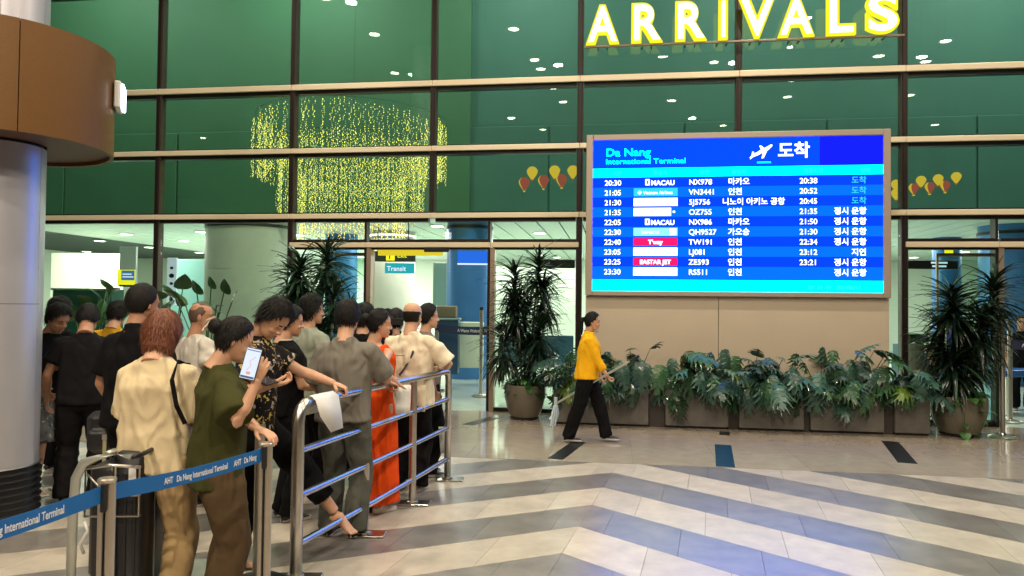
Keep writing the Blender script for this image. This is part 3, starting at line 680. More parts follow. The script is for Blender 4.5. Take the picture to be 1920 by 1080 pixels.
def shoe_mesh(kind):
    mb = MB(); R = [(-.085, .026, .05), (-.06, .037, .075), (-.02, .036, .08), (.03, .040, .068), (.08, .047, .05), (.125, .045, .038), (.155, .032, .028), (.168, .014, .018)]
    if kind == 'bare': R = [(-.07, .022, .045), (-.05, .030, .075), (-.01, .030, .085), (.04, .034, .062), (.08, .042, .042), (.115, .042, .026), (.13, .036, .02)]
    rs = []
    for y, hw, h in R:
        rs.append([Vector((hw * cos(a), y, max(0.004, h * .42 + h * .58 * sin(a)))) for a in [2 * pi * i / 18 for i in range(18)]])
    mb.rings(rs)
    if kind == 'bare':
        for i, (x, l, r) in enumerate(((-.028, .05, .012), (-.008, .045, .009), (.007, .04, .0085), (.02, .034, .008), (.032, .027, .0075))): mb.tube([(x, .10, .014), (x * 1.1, .12 + l * .3, .012), (x * 1.1, .115 + l * .62, .009)], [r, r, r * .7], 10)
    me = remesh(mb, .0055, 3, 'foot'); return me
SHOES = {k: shoe_mesh(k) for k in ('shoe', 'bare')}
def sole_mb():
    out = [(-.088, .0), (-.07, .03), (-.02, .036), (.03, .041), (.08, .049), (.125, .047), (.158, .030), (.172, 0)]
    loop = [(hw, y) for y, hw in out] + [(-hw, y) for y, hw in out[::-1][1:-1]]; n = len(loop)
    mb = MB(); mb.add([(x, y, 0.001) for x, y in loop] + [(x, y, .022) for x, y in loop], [tuple(range(n))[::-1], tuple(range(n, 2 * n))] + [(i, (i + 1) % n, (i + 1) % n + n, i + n) for i in range(n)]); return mb
SOLEM = sole_mb().mesh('sole')

def person(label, p, face, H=1.65, fem=0, lean=0, twist=0, head=(0, 0, 0), hair='short', hmat=None, top=None, bottom=None, hands={}, feet=None, shoe=M_blacksh, sole=None, skin=None, vox=.011, bulk=1.0, seed=1, dress=None, group=None):
    """head = (yaw left +, pitch down +, roll); hands = {'L'/'R': (world target or local offset, pose, palm dir)}"""
    s = H / 1.74; hmat = hmat or M_hair; skin = skin or M_skin
    root = thing('person', label, 'person', (p[0], p[1], 0), radians(face), group)
    Rw = Matrix.Rotation(radians(face), 4, 'Z'); W2L = (Matrix.Translation((p[0], p[1], 0)) @ Rw).inverted()
    sh = .168 if fem else .188; bx = bulk * (.93 if fem else 1)
    def T(x, y, z):   # spine deformation, z in unscaled body height
        t = sstep((z - .90) / .42); v = Vector((x, y, z - .95)); 
        v = Matrix.Rotation(radians(twist) * t, 3, 'Z') @ v; v = Matrix.Rotation(-radians(lean) * t, 3, 'X') @ v
        return (v + Vector((0, 0, .95))) * s
    def trings(prof, n=28, ex=.82):
        rs = []
        for z, hw, hd, oy in prof:
            rs.append([T(hw * math.copysign(abs(cos(a)) ** ex, cos(a)), oy + hd * math.copysign(abs(sin(a)) ** ex, sin(a)), z) for a in [2 * pi * i / n for i in range(n)]])
        return rs
    hipf = 1.08 if fem else 1
    # --- head
    neck = T(0, -.03, 1.45); hy, hp, hr = head
    Rt = Matrix.Rotation(-radians(lean) * .6, 3, 'X') @ Matrix.Rotation(radians(twist + hy), 3, 'Z') @ Matrix.Rotation(-radians(hp), 3, 'X') @ Matrix.Rotation(radians(hr), 3, 'Y')
    hc = neck + (Matrix.Rotation(-radians(lean) * .6, 3, 'X') @ (Matrix.Rotation(radians(twist + hy), 3, 'Z') @ Matrix.Rotation(-radians(hp) * .7, 3, 'X') @ Vector((0, .035, .175)))) * s
    HM = Matrix.Translation(hc) @ Rt.to_4x4() @ Matrix.Scale(s * 1.0, 4)
    # --- arms
    S_ = {}; armpts = {}; handm = []
    for sd, sx in (('L', -1), ('R', 1)):
        sp = T(sx * (sh - .008), -.012, 1.375); spec = hands.get(sd, ('rel', (sx * .06, .03, -.50), 'relax'))
        if spec[0] == 'w': tgt = W2L @ Vector(spec[1])
        else: tgt = sp + Vector(spec[1]) * s
        pose = spec[2]; ua, fa = .285 * s, .245 * s
        d = tgt - sp; Ld = min(d.length, (ua + fa) * .995); dn = d.normalized(); wr = sp + dn * Ld
        ca = (ua * ua + Ld * Ld - fa * fa) / (2 * ua * Ld); ca = max(-1, min(1, ca)); 
        pole = Vector(spec[3]) if len(spec) > 3 and spec[3] else Vector((sx * .5, -.5, -.7)); pole = (pole - dn * pole.dot(dn)).normalized()
        el = sp + dn * ua * ca + pole * ua * sqrt(1 - ca * ca)
        armpts[sd] = (sp, el, wr); f = (wr - el).normalized()
        pn = Vector(spec[4]) if len(spec) > 4 and spec[4] else (Vector((-sx, 0, 0)) if pose == 'relax' else Vector((0, 0, -1)))
        hd = Vector(spec[5]).normalized() if len(spec) > 5 and spec[5] else f
        pn = (pn - hd * pn.dot(hd)).normalized(); th = (-pn).cross(hd)     # thumb axis for right-handed frame
        flip = (sd == 'R')
        # canonical: fingers +X, palm -Z, thumb +Y ; thumb side wanted: for left hand Y = Z x X, for right mirrored
        X, Z = hd, -pn; Y = Z.cross(X)
        if sd == 'L': Y = -Y
        M = Matrix(((X.x, Y.x, Z.x, wr.x), (X.y, Y.y, Z.y, wr.y), (X.z, Y.z, Z.z, wr.z), (0, 0, 0, 1))) @ Matrix.Scale(s * (.93 if fem else 1.02), 4)
        handm.append((HANDS[pose], M))
    # --- legs
    feet = feet or [(-.10, 0, 0, 4), (.10, 0, 0, -4)]
    legs = []
    for i, ft in enumerate(feet):
        sx = -1 if i == 0 else 1; hip = T(sx * .092 * hipf, 0, .90); fx, fy, fz, fr = ft[:4]
        ank = Vector((fx, fy, fz + .085)) * s if not (len(ft) > 4) else (W2L @ Vector(ft[4])) + Vector((0, 0, .085 * s))
        th_, ca_ = .425 * s, .41 * s; d = ank - hip; Ld = min(d.length, (th_ + ca_) * .998); dn = d.normalized(); ank = hip + dn * Ld
        c_ = (th_ ** 2 + Ld ** 2 - ca_ ** 2) / (2 * th_ * Ld); c_ = max(-1, min(1, c_)); pole = Vector((sx * .12, 1, 0)); pole = (pole - dn * pole.dot(dn)).normalized()
        kn = hip + dn * th_ * c_ + pole * th_ * sqrt(1 - c_ * c_); legs.append((hip, kn, ank, fr, ft[5] if len(ft) > 5 else 0))
    # --- body mesh
    b = MB()
    b.rings(trings([(.84, .06, .06, 0), (.88, .145 * hipf * bx, .09, -.005), (.98, .15 * hipf * bx, .10, -.01), (1.08, .130 * bx, .088, 0), (1.2, .135 * bx, .095, 0), (1.3, .140 * bx, .098, 0), (1.37, .135, .085, -.01), (1.42, .085, .06, -.02), (1.46, .055, .052, -.03)]))
    b.tube([T(0, -.03, 1.40), neck, hc + (HM.to_3x3() @ Vector((0, -.02, -.07)))], [.056 * s, .053 * s, .050 * s], 14)
    for sd in 'LR':
        sp, el, wr = armpts[sd]; m1 = sp.lerp(el, .5); m2 = el.lerp(wr, .3); k = s * (.88 if fem else 1) * (.5 + .5 * bulk)
        b.tube([T((-1 if sd == 'L' else 1) * .09, -.01, 1.39), sp, m1, el, m2, wr + (wr - el).normalized() * .01], [.040 * k, .047 * k, .043 * k, .038 * k, .041 * k, .026 * k], 14)
    for hip, kn, ank, fr, _ in legs:
        b.tube([hip + Vector((0, 0, .03)), hip.lerp(kn, .35), kn, kn.lerp(ank, .3) + Vector((0, -.01, 0)), ank], [.085 * s, .078 * s, .054 * s, .056 * s, .036 * s], 14)
    bare = dress is None and bottom and bottom.get('len', 1) < .9
    bm_ = remesh(b, vox, 4, 'body')
    parts = [(bm_, None), (HEADS[fem], HM)] + handm
    bare_feet = shoe == 'bare'
    if bare_feet:
        for hip, kn, ank, fr, tp in legs: parts.append((SHOES['bare'], Matrix.Translation(ank - Vector((0, -.02, .082 * s))) @ Matrix.Rotation(radians(fr), 4, 'Z') @ Matrix.Rotation(radians(tp), 4, 'X') @ Matrix.Scale(s, 4)))
    link('body', join_meshes(parts, 'body'), skin, root)
    # --- face details and hair
    for sx in (-1, 1):
        e = link('eye', MB().ell((sx * .031, .0795, -.002), (.0115, .0065, .0035), 10, 6), M_eye, root); e.matrix_local = HM
    mb = MB()
    for sx in (-1, 1): mb.tube([(sx * .016, .093, .017), (sx * .032, .091, .022), (sx * .047, .080, .018)], [(.0018, .0035), (.0025, .004), (.001, .002)], 6)
    e = link('eyebrows', mb, M_hair, root); e.matrix_local = HM
    e = link('lips', MB().ell((0, .0915, -.0658), (.0205, .0052, .0042), 12, 6).ell((0, .0905, -.0762), (.017, .0052, .0048), 12, 6), M_lip, root); e.matrix_local = HM
    if hair:
        hm = HAIRC.get((hair, seed % 4)) or hair_mesh(hair, seed % 4 + 3); HAIRC[(hair, seed % 4)] = hm
        e = link('hair', hm if not hm.materials else hm.copy(), None, root); 
        if not hm.materials: hm.materials.append(hmat)
        else: e.data.materials.clear(); e.data.materials.append(hmat)
        e.data.polygons.foreach_set('use_smooth', [True] * len(e.data.polygons)); e.matrix_local = HM
    # --- top
    def sleeves(mb, frac, r0, r1, fem=fem):
        for sd in 'LR':
            sx = -1 if sd == 'L' else 1; sp, el, wr = armpts[sd]
            pts = [T(sx * .07, -.012, 1.37), T(sx * (sh - .055), -.012, 1.372), sp + Vector((0, 0, .002)), ]; rr = [.058 * s, .064 * s, .064 * s]
            if frac <= 1: q = [sp.lerp(el, frac * .5), sp.lerp(el, frac)]; pts += q; rr += [r0 * .95 * s, r1 * s]
            else: pts += [sp.lerp(el, .5), el, el.lerp(wr, (frac - 1) * .5), el.lerp(wr, frac - 1)]; rr += [r0 * .93 * s, (r0 + r1) / 2 * .95 * s, r1 * 1.05 * s, r1 * s]
            mb.tube(pts, rr, 18)
    if top:
        lo = top.get('loose', 1.0); hem = top.get('hem', .86); mb = MB(); w_ = bx * lo
        hw = (.172 if not fem else .172) * w_
        prof = [(hem, hw * 1.03, .128 * w_, -.008), (hem + .03, hw * 1.01, .125 * w_, -.008), (.98, hw * .99, .122 * w_, -.005), (1.10, hw * .955, .117 * w_, .002), (1.22, .163 * w_, .122 * w_, .004), (1.31, .165 * w_, .123 * lo, .002), (1.37, .156 * min(lo, 1.05), .108, -.008), (1.415, .118, .088, -.018), (1.449, .084, .068, -.028), (1.468, .064, .062, -.030)]
        if top.get('collar'): prof += [(1.495, .064, .062, -.030)]
        mb.rings(trings(prof)); 
        sl = top.get('sleeve', .6)
        if sl: sleeves(mb, sl, top.get('r0', .072), top.get('r1', .078))
        me = remesh(mb, vox, 5, 'shirt'); folds(me, top.get('fold', .014) * .55, (7, 7, 3.2), seed, True, 1.1 * (1 if seed % 2 else -1)); 
        e = link('shirt', me, top['mat'], root, True)
        # neck hole lip
        if top.get('trim'): link('collar', MB().tube([T(.064 * cos(a), -.030 + .064 * sin(a), 1.468 + (.02 if top.get('collar') else 0)) for a in [2 * pi * i / 24 for i in range(25)]], .006 * s, 8), top['trim'], root, True)
    if bottom:
        mb = MB(); k = bottom.get('loose', 1.0); ln = bottom.get('len', 1.0); 
        if bottom.get('kind') == 'skirt': pass
        mb.rings(trings([(.80, .10, .09, 0), (.84, .158 * hipf * k, .108 * k, -.008), (.90, .165 * hipf * bx, .115, -.010), (.97, .163 * hipf * bx, .113, -.01), (1.03, .150 * bx, .104, -.004), (1.045, .148 * bx, .102, -.004)]))
        for hip, kn, ank, fr, _ in legs:
            pts = [hip + Vector((0, 0, .02)), hip.lerp(kn, .3), hip.lerp(kn, .7), kn, kn.lerp(ank, .35), kn.lerp(ank, .7), ank + Vector((0, 0, -.03)) + (0 if fr is None else 0) * Vector((0, 0, 0))]
            rr = [.096 * k, .098 * k, .086 * k, .078 * k, .078 * k, .074 * k, .075 * k]
            if ln < 1:
                cut = max(2, int(round(ln * 7))); pts, rr = pts[:cut], rr[:cut]
            mb.tube(pts, [r * s for r in rr], 18)
        me = remesh(mb, vox, 4, 'trousers'); folds(me, bottom.get('fold', .013) * .6, (7, 7, 4.5), seed + 5, True, .8); link(bottom.get('name', 'trousers'), me, bottom['mat'], root, True)
    if dress:
        mb = MB(); hw = .165 * bx
        prof = [(dress.get('hem', .12), .215, .175, 0), (.4, .20, .165, 0), (.7, .185, .145, -.005), (.92, hw * 1.07, .125, -.01), (1.08, .138 * bx, .105, 0), (1.22, .150 * bx, .112, .004), (1.32, .155, .112, .002), (1.38, .145, .10, -.008), (1.425, .10, .078, -.02)]
        mb.rings(trings(prof)); me = remesh(mb, vox, 5, 'dress'); folds(me, .014, (10, 10, 1.6), seed, True, .3); link('dress', me, dress['mat'], root, True)
    # --- shoes
    if not bare_feet:
        for hip, kn, ank, fr, tp in legs:
            M = Matrix.Translation(ank - Vector((0, -.02, .078 * s))) @ Matrix.Rotation(radians(fr), 4, 'Z') @ Matrix.Rotation(radians(tp), 4, 'X') @ Matrix.Scale(s * .95, 4)
            me = SHOES['shoe'].copy(); me.materials.clear(); e = link('shoe', me, shoe, root, True); e.matrix_local = M
            so = link('sole', SOLEM.copy(), sole or M_sole, e)
    root['_h'] = 0; del root['_h']
    return root, T, armpts, HM, (Matrix.Translation((p[0], p[1], 0)) @ Rw)

def pos(px, Z): q = at(px, 600, Z); return (q.x, q.y)
M_beige_t = cloth('beige_jersey', (.74, .61, .38)); M_khaki = cloth('khaki_cotton', (.42, .29, .14)); M_olive = cloth('olive_jersey', (.052, .054, .016)); M_brown = cloth('brown_cotton', (.095, .062, .032))
M_greyt = cloth('grey_marl', (.20, .185, .155)); M_greyp = cloth('grey_trousers', (.105, .108, .092)); M_blackc = cloth('black_cotton', (.006, .006, .007)); M_black2 = cloth('washed_black_cotton', (.009, .0085, .009))
M_orange = cloth('orange_crepe', (.85, .085, .010), var=.12); M_cream = cloth('cream_linen', (.80, .70, .52)); M_white_t = cloth('white_jersey', (.70, .66, .58)); M_yel = cloth('yellow_poplin', (.90, .46, .012)); M_sage = cloth('pale_sage_linen', (.30, .33, .26)); M_mustard = cloth('mustard_cotton', (.70, .38, .03))
# patterned cloths
def pattern_cloth(name, base, cols, scale, thr):
    m = cloth(name, base); n = m.node_tree.nodes; L = m.node_tree.links; b = n['Principled BSDF']
    tc = n.new('ShaderNodeTexCoord'); prev = None
    for i, (c, t) in enumerate(zip(cols, thr)):
        v = n.new('ShaderNodeTexVoronoi'); v.inputs['Scale'].default_value = scale * (1 + .37 * i); v.inputs['Randomness'].default_value = 1
        mp = n.new('ShaderNodeMapping'); mp.inputs['Location'].default_value = (i * 3.1, i * 1.7, i); L.new(tc.outputs['Object'], mp.inputs[0])
        nz = n.new('ShaderNodeTexNoise'); nz.inputs['Scale'].default_value = scale * 2.2; L.new(mp.outputs[0], nz.inputs[0]); mv = n.new('ShaderNodeVectorMath'); mv.operation = 'MULTIPLY_ADD'
        mv.inputs[1].default_value = (.10,) * 3; L.new(nz.outputs['Color'], mv.inputs[0]); L.new(mp.outputs[0], mv.inputs[2]); L.new(mv.outputs[0], v.inputs[0])
        lt = n.new('ShaderNodeMath'); lt.operation = 'LESS_THAN'; lt.inputs[1].default_value = t; L.new(v.outputs['Distance'], lt.inputs[0])
        mx_ = n.new('ShaderNodeMix'); mx_.data_type = 'RGBA'; L.new(lt.outputs[0], mx_.inputs[0]); mx_.inputs[7].default_value = (*c, 1)
        if prev: L.new(prev, mx_.inputs[6])
        else: mx_.inputs[6].default_value = (*base, 1)
        prev = mx_.outputs[2]
    L.new(prev, b.inputs['Base Color']); return m
M_floral = pattern_cloth('floral_print', (.012, .011, .012), [(.50, .44, .36), (.55, .42, .10), (.42, .22, .16), (.012, .011, .012)], 13, (.27, .24, .22, .20))
M_batik = pattern_cloth('grey_wavy_print', (.16, .155, .14), [(.42, .40, .36), (.10, .10, .09)], 17, (.33, .3))

G = None
up = Vector((0, 0, 1))
# queue barrier key points (shared with the barrier builder)
RP = [Vector((-1.88, -7.15, 0)), Vector((-1.76, -6.27, 0)), Vector((-1.65, -5.41, 0)), Vector((-1.55, -4.54, 0))]
def railpt(t, z): # t 0..3
    i = min(2, int(t)); return RP[i].lerp(RP[i + 1], t - i) + Vector((0, 0, z))

P1, T1, A1, H1, W1 = person('woman with an auburn bob in a loose beige T-shirt and khaki trousers from behind', pos(296, 3.9), 2, 1.60, 1, lean=2, head=(8, 22, 0), hair='bob', hmat=M_hair_a, seed=1, vox=.010,
    top=dict(mat=M_beige_t, loose=1.22, hem=.84, sleeve=.85, r0=.085, r1=.098, fold=.021), bottom=dict(mat=M_khaki, loose=1.12, fold=.012), shoe=M_blacksh,
    hands={'L': ('rel', (.10, .26, -.34), 'hold', (-.6, -.5, -.6)), 'R': ('rel', (-.10, .26, -.32), 'hold', (.6, -.5, -.6))}, feet=[(-.13, .02, 0, 8), (.13, -.02, 0, -10)])
w1 = W1
pole = link('strap', MB().tube([T1(.13, .13, 1.30), T1(.145, .06, 1.44), T1(.15, -.06, 1.455), T1(.175, -.155, 1.36), T1(.215, -.165, 1.22), T1(.25, -.13, 1.12)], [(.004, .014)] * 6, 8, up=(0, 1, .3)), M_blackc, P1)

phone = at(470, 682, 3.55); hp = at(482, 712, 3.58)
P2, T2, A2, H2, W2 = person('woman with a hair claw in an olive T-shirt holding up a phone', pos(412, 3.8), -52, 1.575, 1, lean=4, head=(-8, 18, 0), hair='bun', seed=2, vox=.010,
    top=dict(mat=M_olive, loose=1.22, hem=.80, sleeve=.85, r0=.085, r1=.10, fold=.016), bottom=dict(mat=M_brown, loose=1.15, fold=.011),
    hands={'R': ('w', tuple(hp), 'hold', (.3, -.3, -1), (-.9, .3, .2), (.1, .3, 1)), 'L': ('w', tuple(at(497, 822, 3.58)), 'relax', (-.2, -.5, -.8), (0, 0, -1), (.8, .6, -.25))}, feet=[(-.12, .03, 0, 8), (.12, -.02, 0, -8)])
clw = link('hair_claw', MB().tube([(-.045, -.135, .07), (-.05, -.165, .04), (-.03, -.178, .0), (0, -.18, -.015)], [.006, .007, .006, .004], 8).tube([(.03, -.145, .085), (.02, -.178, .05), (0, -.182, .02)], [.006, .007, .005], 8), mat('clear_plastic', (.55, .45, .35), .15), P2); clw.matrix_local = H2
# P3 floral
foot3 = Vector((-1.84, -6.60, .15))
P3, T3, A3, H3, W3 = person('man in a black floral print shirt looking down, one arm along the steel rail', pos(478, 4.75), -72, 1.70, 0, lean=6, head=(-32, 40, -6), hair='messy', seed=3, vox=.010,
    top=dict(mat=M_floral, loose=1.12, hem=.84, sleeve=.72, r0=.078, r1=.085, fold=.009), bottom=dict(mat=M_blackc, loose=1.05, len=.86), shoe='bare',
    hands={'L': ('w', tuple(railpt(.60, 1.085)), 'grip', (-.2, -.3, -.8), (0, 0, -1), None), 'R': ('w', tuple(at(505, 722, 4.35)), 'hold', (.3, -.5, -1), (0, 0, 1), (-.3, 1, .1))},
    feet=[(0, 0, 0, -25, foot3, -28), (.10, -.10, 0, -10)])
P4, T4, A4, H4, W4 = person('man in a plain grey T-shirt and grey trousers leaning an arm on the steel rail', pos(648, 5.3), -4, 1.665, 0, lean=3, head=(6, 6, 0), hair='short', seed=4, vox=.010,
    top=dict(mat=M_greyt, loose=1.12, hem=.86, sleeve=.9, r0=.08, r1=.085, fold=.015), bottom=dict(mat=M_greyp, loose=1.05), bulk=1.05,
    hands={'R': ('w', tuple(railpt(1.38, 1.06)), 'grip', (.7, -.5, -.5), (0, 0, -1), (.6, .6, -.3)), 'L': ('rel', (-.02, .22, -.40), 'hold')})
P5, T5, A5, H5, W5 = person('woman in a long orange sleeveless dress and white shoes at the steel rail', pos(706, 5.95), -28, 1.60, 1, lean=1, head=(-38, 4, 0), hair='bun', seed=5, vox=.011,
    dress=dict(mat=M_orange, hem=.10), shoe=mat('white_shoe', (.7, .66, .58), .5), hands={'R': ('w', tuple(at(748, 722, 5.75)), 'hold', (.4, -.8, -.3), (0, 0, -1))}, feet=[(-.09, .0, 0, 4), (.10, -.03, 0, -6)])
P6, T6, A6, H6, W6 = person('bald man in a cream shirt with a printed back at the rail end', pos(771, 6.6), -6, 1.665, 0, lean=1, head=(-10, 2, 0), hair='horseshoe', seed=6, vox=.011, bulk=1.08,
    top=dict(mat=M_cream, loose=1.18, hem=.80, sleeve=.9, r0=.085, r1=.095, fold=.017), bottom=dict(mat=M_black2, loose=1.05), shoe=mat('tan_shoe', (.35, .28, .2), .6),
    hands={'R': ('w', tuple(railpt(2.75, 1.07)), 'grip', (.9, -.6, -.2), (0, 0, -1), (-.6, .5, 0)), 'L': ('rel', (.05, .25, -.36), 'hold')})
# print on the back of the cream shirt
mbp = MB(); 
for i in range(26):
    a = -.9 + 1.9 * i / 25; x = -.02 + .085 * cos(a - 1.2) ; z = 1.18 + .13 * sin(a); q = T6(x + .02, -.163, z); r = .004 + .007 * abs(sin(i * 1.7))
    mbp.ell(q, (r, .0025, r * 1.3), 8, 4)
mbp.box(-.075, .01, -.165, -.160, 1.20, 1.206, M=Matrix.Scale(1, 4)); 
link('back_print', mbp, mat('print_navy', (.05, .06, .10), .8), P6)
person('dark haired man facing right just behind the bald man', pos(803, 7.2), -62, 1.64, 0, hair='short', seed=7, vox=.013, top=dict(mat=M_greyt, hem=.86), bottom=dict(mat=M_blackc))
P8 = person('young man in a black T-shirt with a yellow side panel looking right', pos(540, 5.7), -48, 1.62, 0, head=(-12, 8, 0), hair='short', seed=8, vox=.012, top=dict(mat=M_blackc, loose=1.08, trim=M_white_t), bottom=dict(mat=M_blackc), hands={'L': ('rel', (.1, .28, -.3), 'hold'), 'R': ('rel', (-.08, .28, -.3), 'hold')})
T8 = P8[1]
mbp = MB(); mbp.rings([[T8(.155 + .045 * cos(a), -.112 + .03 * sin(a), z) for a in [2 * pi * i / 14 for i in range(14)]] for z in (1.17, 1.22, 1.28, 1.32)]); link('yellow_panel', remesh(mbp, .01, 2, 'panel'), M_mustard, P8[0], True)
person('dark haired man in a pale sage shirt in front of the tall plant', pos(583, 6.5), -30, 1.70, 0, head=(-20, 0, 0), hair='messy', seed=9, vox=.013, top=dict(mat=M_sage, loose=1.1), bottom=dict(mat=M_blackc))
person('dark haired person mostly hidden between the grey T-shirt and the orange dress', pos(683, 6.9), -10, 1.63, 0, hair='messy', seed=10, vox=.013, top=dict(mat=M_blackc), bottom=dict(mat=M_blackc))
person('man with shaved hair in a white T-shirt looking right behind the queue', pos(374, 6.1), -30, 1.645, 0, head=(-35, 4, 0), hair='shaved', hmat=M_hair_s, seed=11, vox=.012, skin=M_skin_d, top=dict(mat=M_white_t, loose=1.08), bottom=dict(mat=M_blackc))
person('tall broad man in a black T-shirt seen from behind left of the auburn bob', pos(262, 4.75), -8, 1.755, 0, head=(-14, 4, 0), hair='crop', seed=12, vox=.011, bulk=1.12, skin=M_skin_d, top=dict(mat=M_blackc, loose=1.12, sleeve=.75, collar=1), bottom=dict(mat=M_blackc, loose=1.1), hands={'L': ('rel', (-.05, .14, -.46), 'relax')})
person('man in black T-shirt and black trousers with bowed head beside the grey column', pos(160, 6.1), 30, 1.64, 0, lean=8, head=(0, 30, 0), hair='short', seed=13, vox=.012, skin=M_skin_d, top=dict(mat=M_black2, loose=1.15), bottom=dict(mat=M_black2, loose=1.1), hands={'L': ('rel', (-.12, .10, -.48), 'relax'), 'R': ('rel', (-.10, .25, -.35), 'hold')}, feet=[(-.13, .0, 0, 8), (.12, .02, 0, -8)])
P14 = person('person in black T-shirt and grey wavy print shorts half hidden by the column', pos(95, 6.4), -115, 1.62, 0, lean=5, head=(10, 24, 0), hair='messy', seed=14, vox=.012, skin=M_skin_d, top=dict(mat=M_blackc, loose=1.1), bottom=dict(mat=M_batik, len=.5, loose=1.25, name='shorts'), shoe='bare', hands={'L': ('rel', (.18, .26, -.20), 'hold'), 'R': ('rel', (.0, .20, -.40), 'relax')})
for hip in (0, 1):
    x = -.10 if hip == 0 else .10; link('sandal', MB().bbox(x - .05, x + .05, -.09, .17, .001, .018, .01).tube([(x - .045, .09, .02), (x, .08, .07), (x + .045, .09, .02)], .008, 8), mat('white_strap', (.6, .58, .52), .5), P14[0])
link('chest_logo', MB().ell((.06 * .93, .125, 1.24), (.022, .004, .026), 10, 5), M_white_t, P14[0])
person('dark haired person with a yellow collar behind the tall broad man', pos(216, 7.6), 10, 1.64, 0, head=(0, 20, 0), hair='messy', seed=15, vox=.014, top=dict(mat=M_mustard, loose=1.05, collar=1), bottom=dict(mat=M_blackc))
person('dark haired person in black behind the column edge at the far left', pos(112, 7.2), -20, 1.66, 0, hair='messy', seed=16, vox=.014, top=dict(mat=M_blackc), bottom=dict(mat=M_blackc))
person('small dark figure standing inside the open doorway', pos(727, 11.6), 170, 1.56, 0, hair='short', seed=17, vox=.015, top=dict(mat=M_blackc), bottom=dict(mat=M_blackc))
person('person raising a small phone to film just left of the bald man', pos(742, 7.3), -8, 1.60, 1, head=(0, 4, 0), hair='pony', seed=18, vox=.013, top=dict(mat=M_blackc), bottom=dict(mat=M_blackc), hands={'R': ('rel', (-.03, .20, .06), 'hold', (.5, -.2, -.8), (0, 1, 0), (0, .1, 1))})
person('dark haired person at a desk inside the glass at the right edge', pos(1915, 12.4), 160, 1.56, 0, hair='short', seed=19, vox=.015, top=dict(mat=M_blackc), bottom=dict(mat=M_blackc))
# cleaner
cp = ground(1100, 829)
ha = at(1137, 712, 9.02); hb = at(1120, 722, 9.0)
P17, T17, A17, H17, W17 = person('cleaner in a yellow jacket and black trousers walking right with a mop', (cp.x, cp.y), -91, 1.575, 1, lean=5, head=(0, 4, 0), hair='pony', seed=20, vox=.011,
    top=dict(mat=M_yel, loose=1.12, hem=.86, sleeve=1.62, r0=.074, r1=.052, fold=.010, collar=1, trim=M_blackc), bottom=dict(mat=M_blackc, loose=1.08), bulk=1.2,
    hands={'R': ('w', tuple(at(1139, 706, 8.85)), 'grip', (.2, -.9, -.4), (0, 1, 0), None), 'L': ('w', tuple(at(1128, 712, 9.2)), 'grip', (.1, -.9, -.4), (0, 1, 0), None)},
    feet=[(-.08, .20, .0, 2, None and 0, 0), (.08, -.20, .0, -2)] if False else [(-.08, .27, 0, 2), (.08, -.25, 0, -2)])
mk = link('face_mask', MB().ell((0, .068, -.125), (.035, .03, .022), 14, 8), mat('mask_grey', (.3, .34, .35), .7), P17); mk.matrix_local = H17

# ------------------------------------------------------------------ queue barrier
M_rail = mat('rail_steel', (.62, .62, .62), .26, 1.0, bump=.02, bscale=60, stretch=(1, .05, 1))
bar = thing('queue_barrier', 'brushed steel queue barrier with four posts and four rails beside the floor pattern', 'barrier')
d01 = (RP[1] - RP[0]).normalized(); Z = Vector((0, 0, 1))
tops = [1.045, 1.035, 1.03, 1.02]
p0 = RP[0]; 
link('post', MB().tube([p0 + Z * .004, p0 + Z * .55, p0 + Z * .93, p0 + Z * .975 + d01 * .008, p0 + Z * 1.015 + d01 * .035, p0 + Z * 1.035 + d01 * .075, p0 + Z * 1.042 + d01 * .13], [.037, .037, .037, .037, .0365, .035, .033], 20), M_steel, bar, True)
for i in (1, 2): link('post', MB().tube([RP[i] + Z * .004, RP[i] + Z * 1.015], .031, 20), M_steel, bar, 40)
p3 = RP[3]; d3 = (RP[3] - RP[2]).normalized()
link('post', MB().tube([p3 + Z * .004, p3 + Z * .93, p3 + Z * .975 - d3 * .008, p3 + Z * 1.01 - d3 * .035, p3 + Z * 1.025 - d3 * .08], [.031, .031, .031, .031, .030], 20), M_steel, bar, True)
link('rail', MB().tube([p0 + Z * 1.042 + d01 * .131, RP[1] + Z * 1.04, RP[2] + Z * 1.033, p3 + Z * 1.025 - d3 * .081], .030, 20), M_rail, bar, 40)
for z in (.76, .49, .20):
    link('rail', MB().tube([RP[0] + Z * z, RP[1] + Z * z, RP[2] + Z * z, RP[3] + Z * z], .0215, 16), M_rail, bar, 40)
for i in range(4):
    link('base_plate', MB().bbox(-.13, .13, -.075, .075, .0015, .014, .004, M=Matrix.Translation(RP[i] + Vector((.02, 0, 0))) @ Matrix.Rotation(radians(8), 4, 'Z')), M_steel, bar)
    link('base_collar', MB().lathe([(.05, .015), (.05, .028), (.04, .034)], 20, (RP[i].x, RP[i].y)), M_steel, bar, 40)
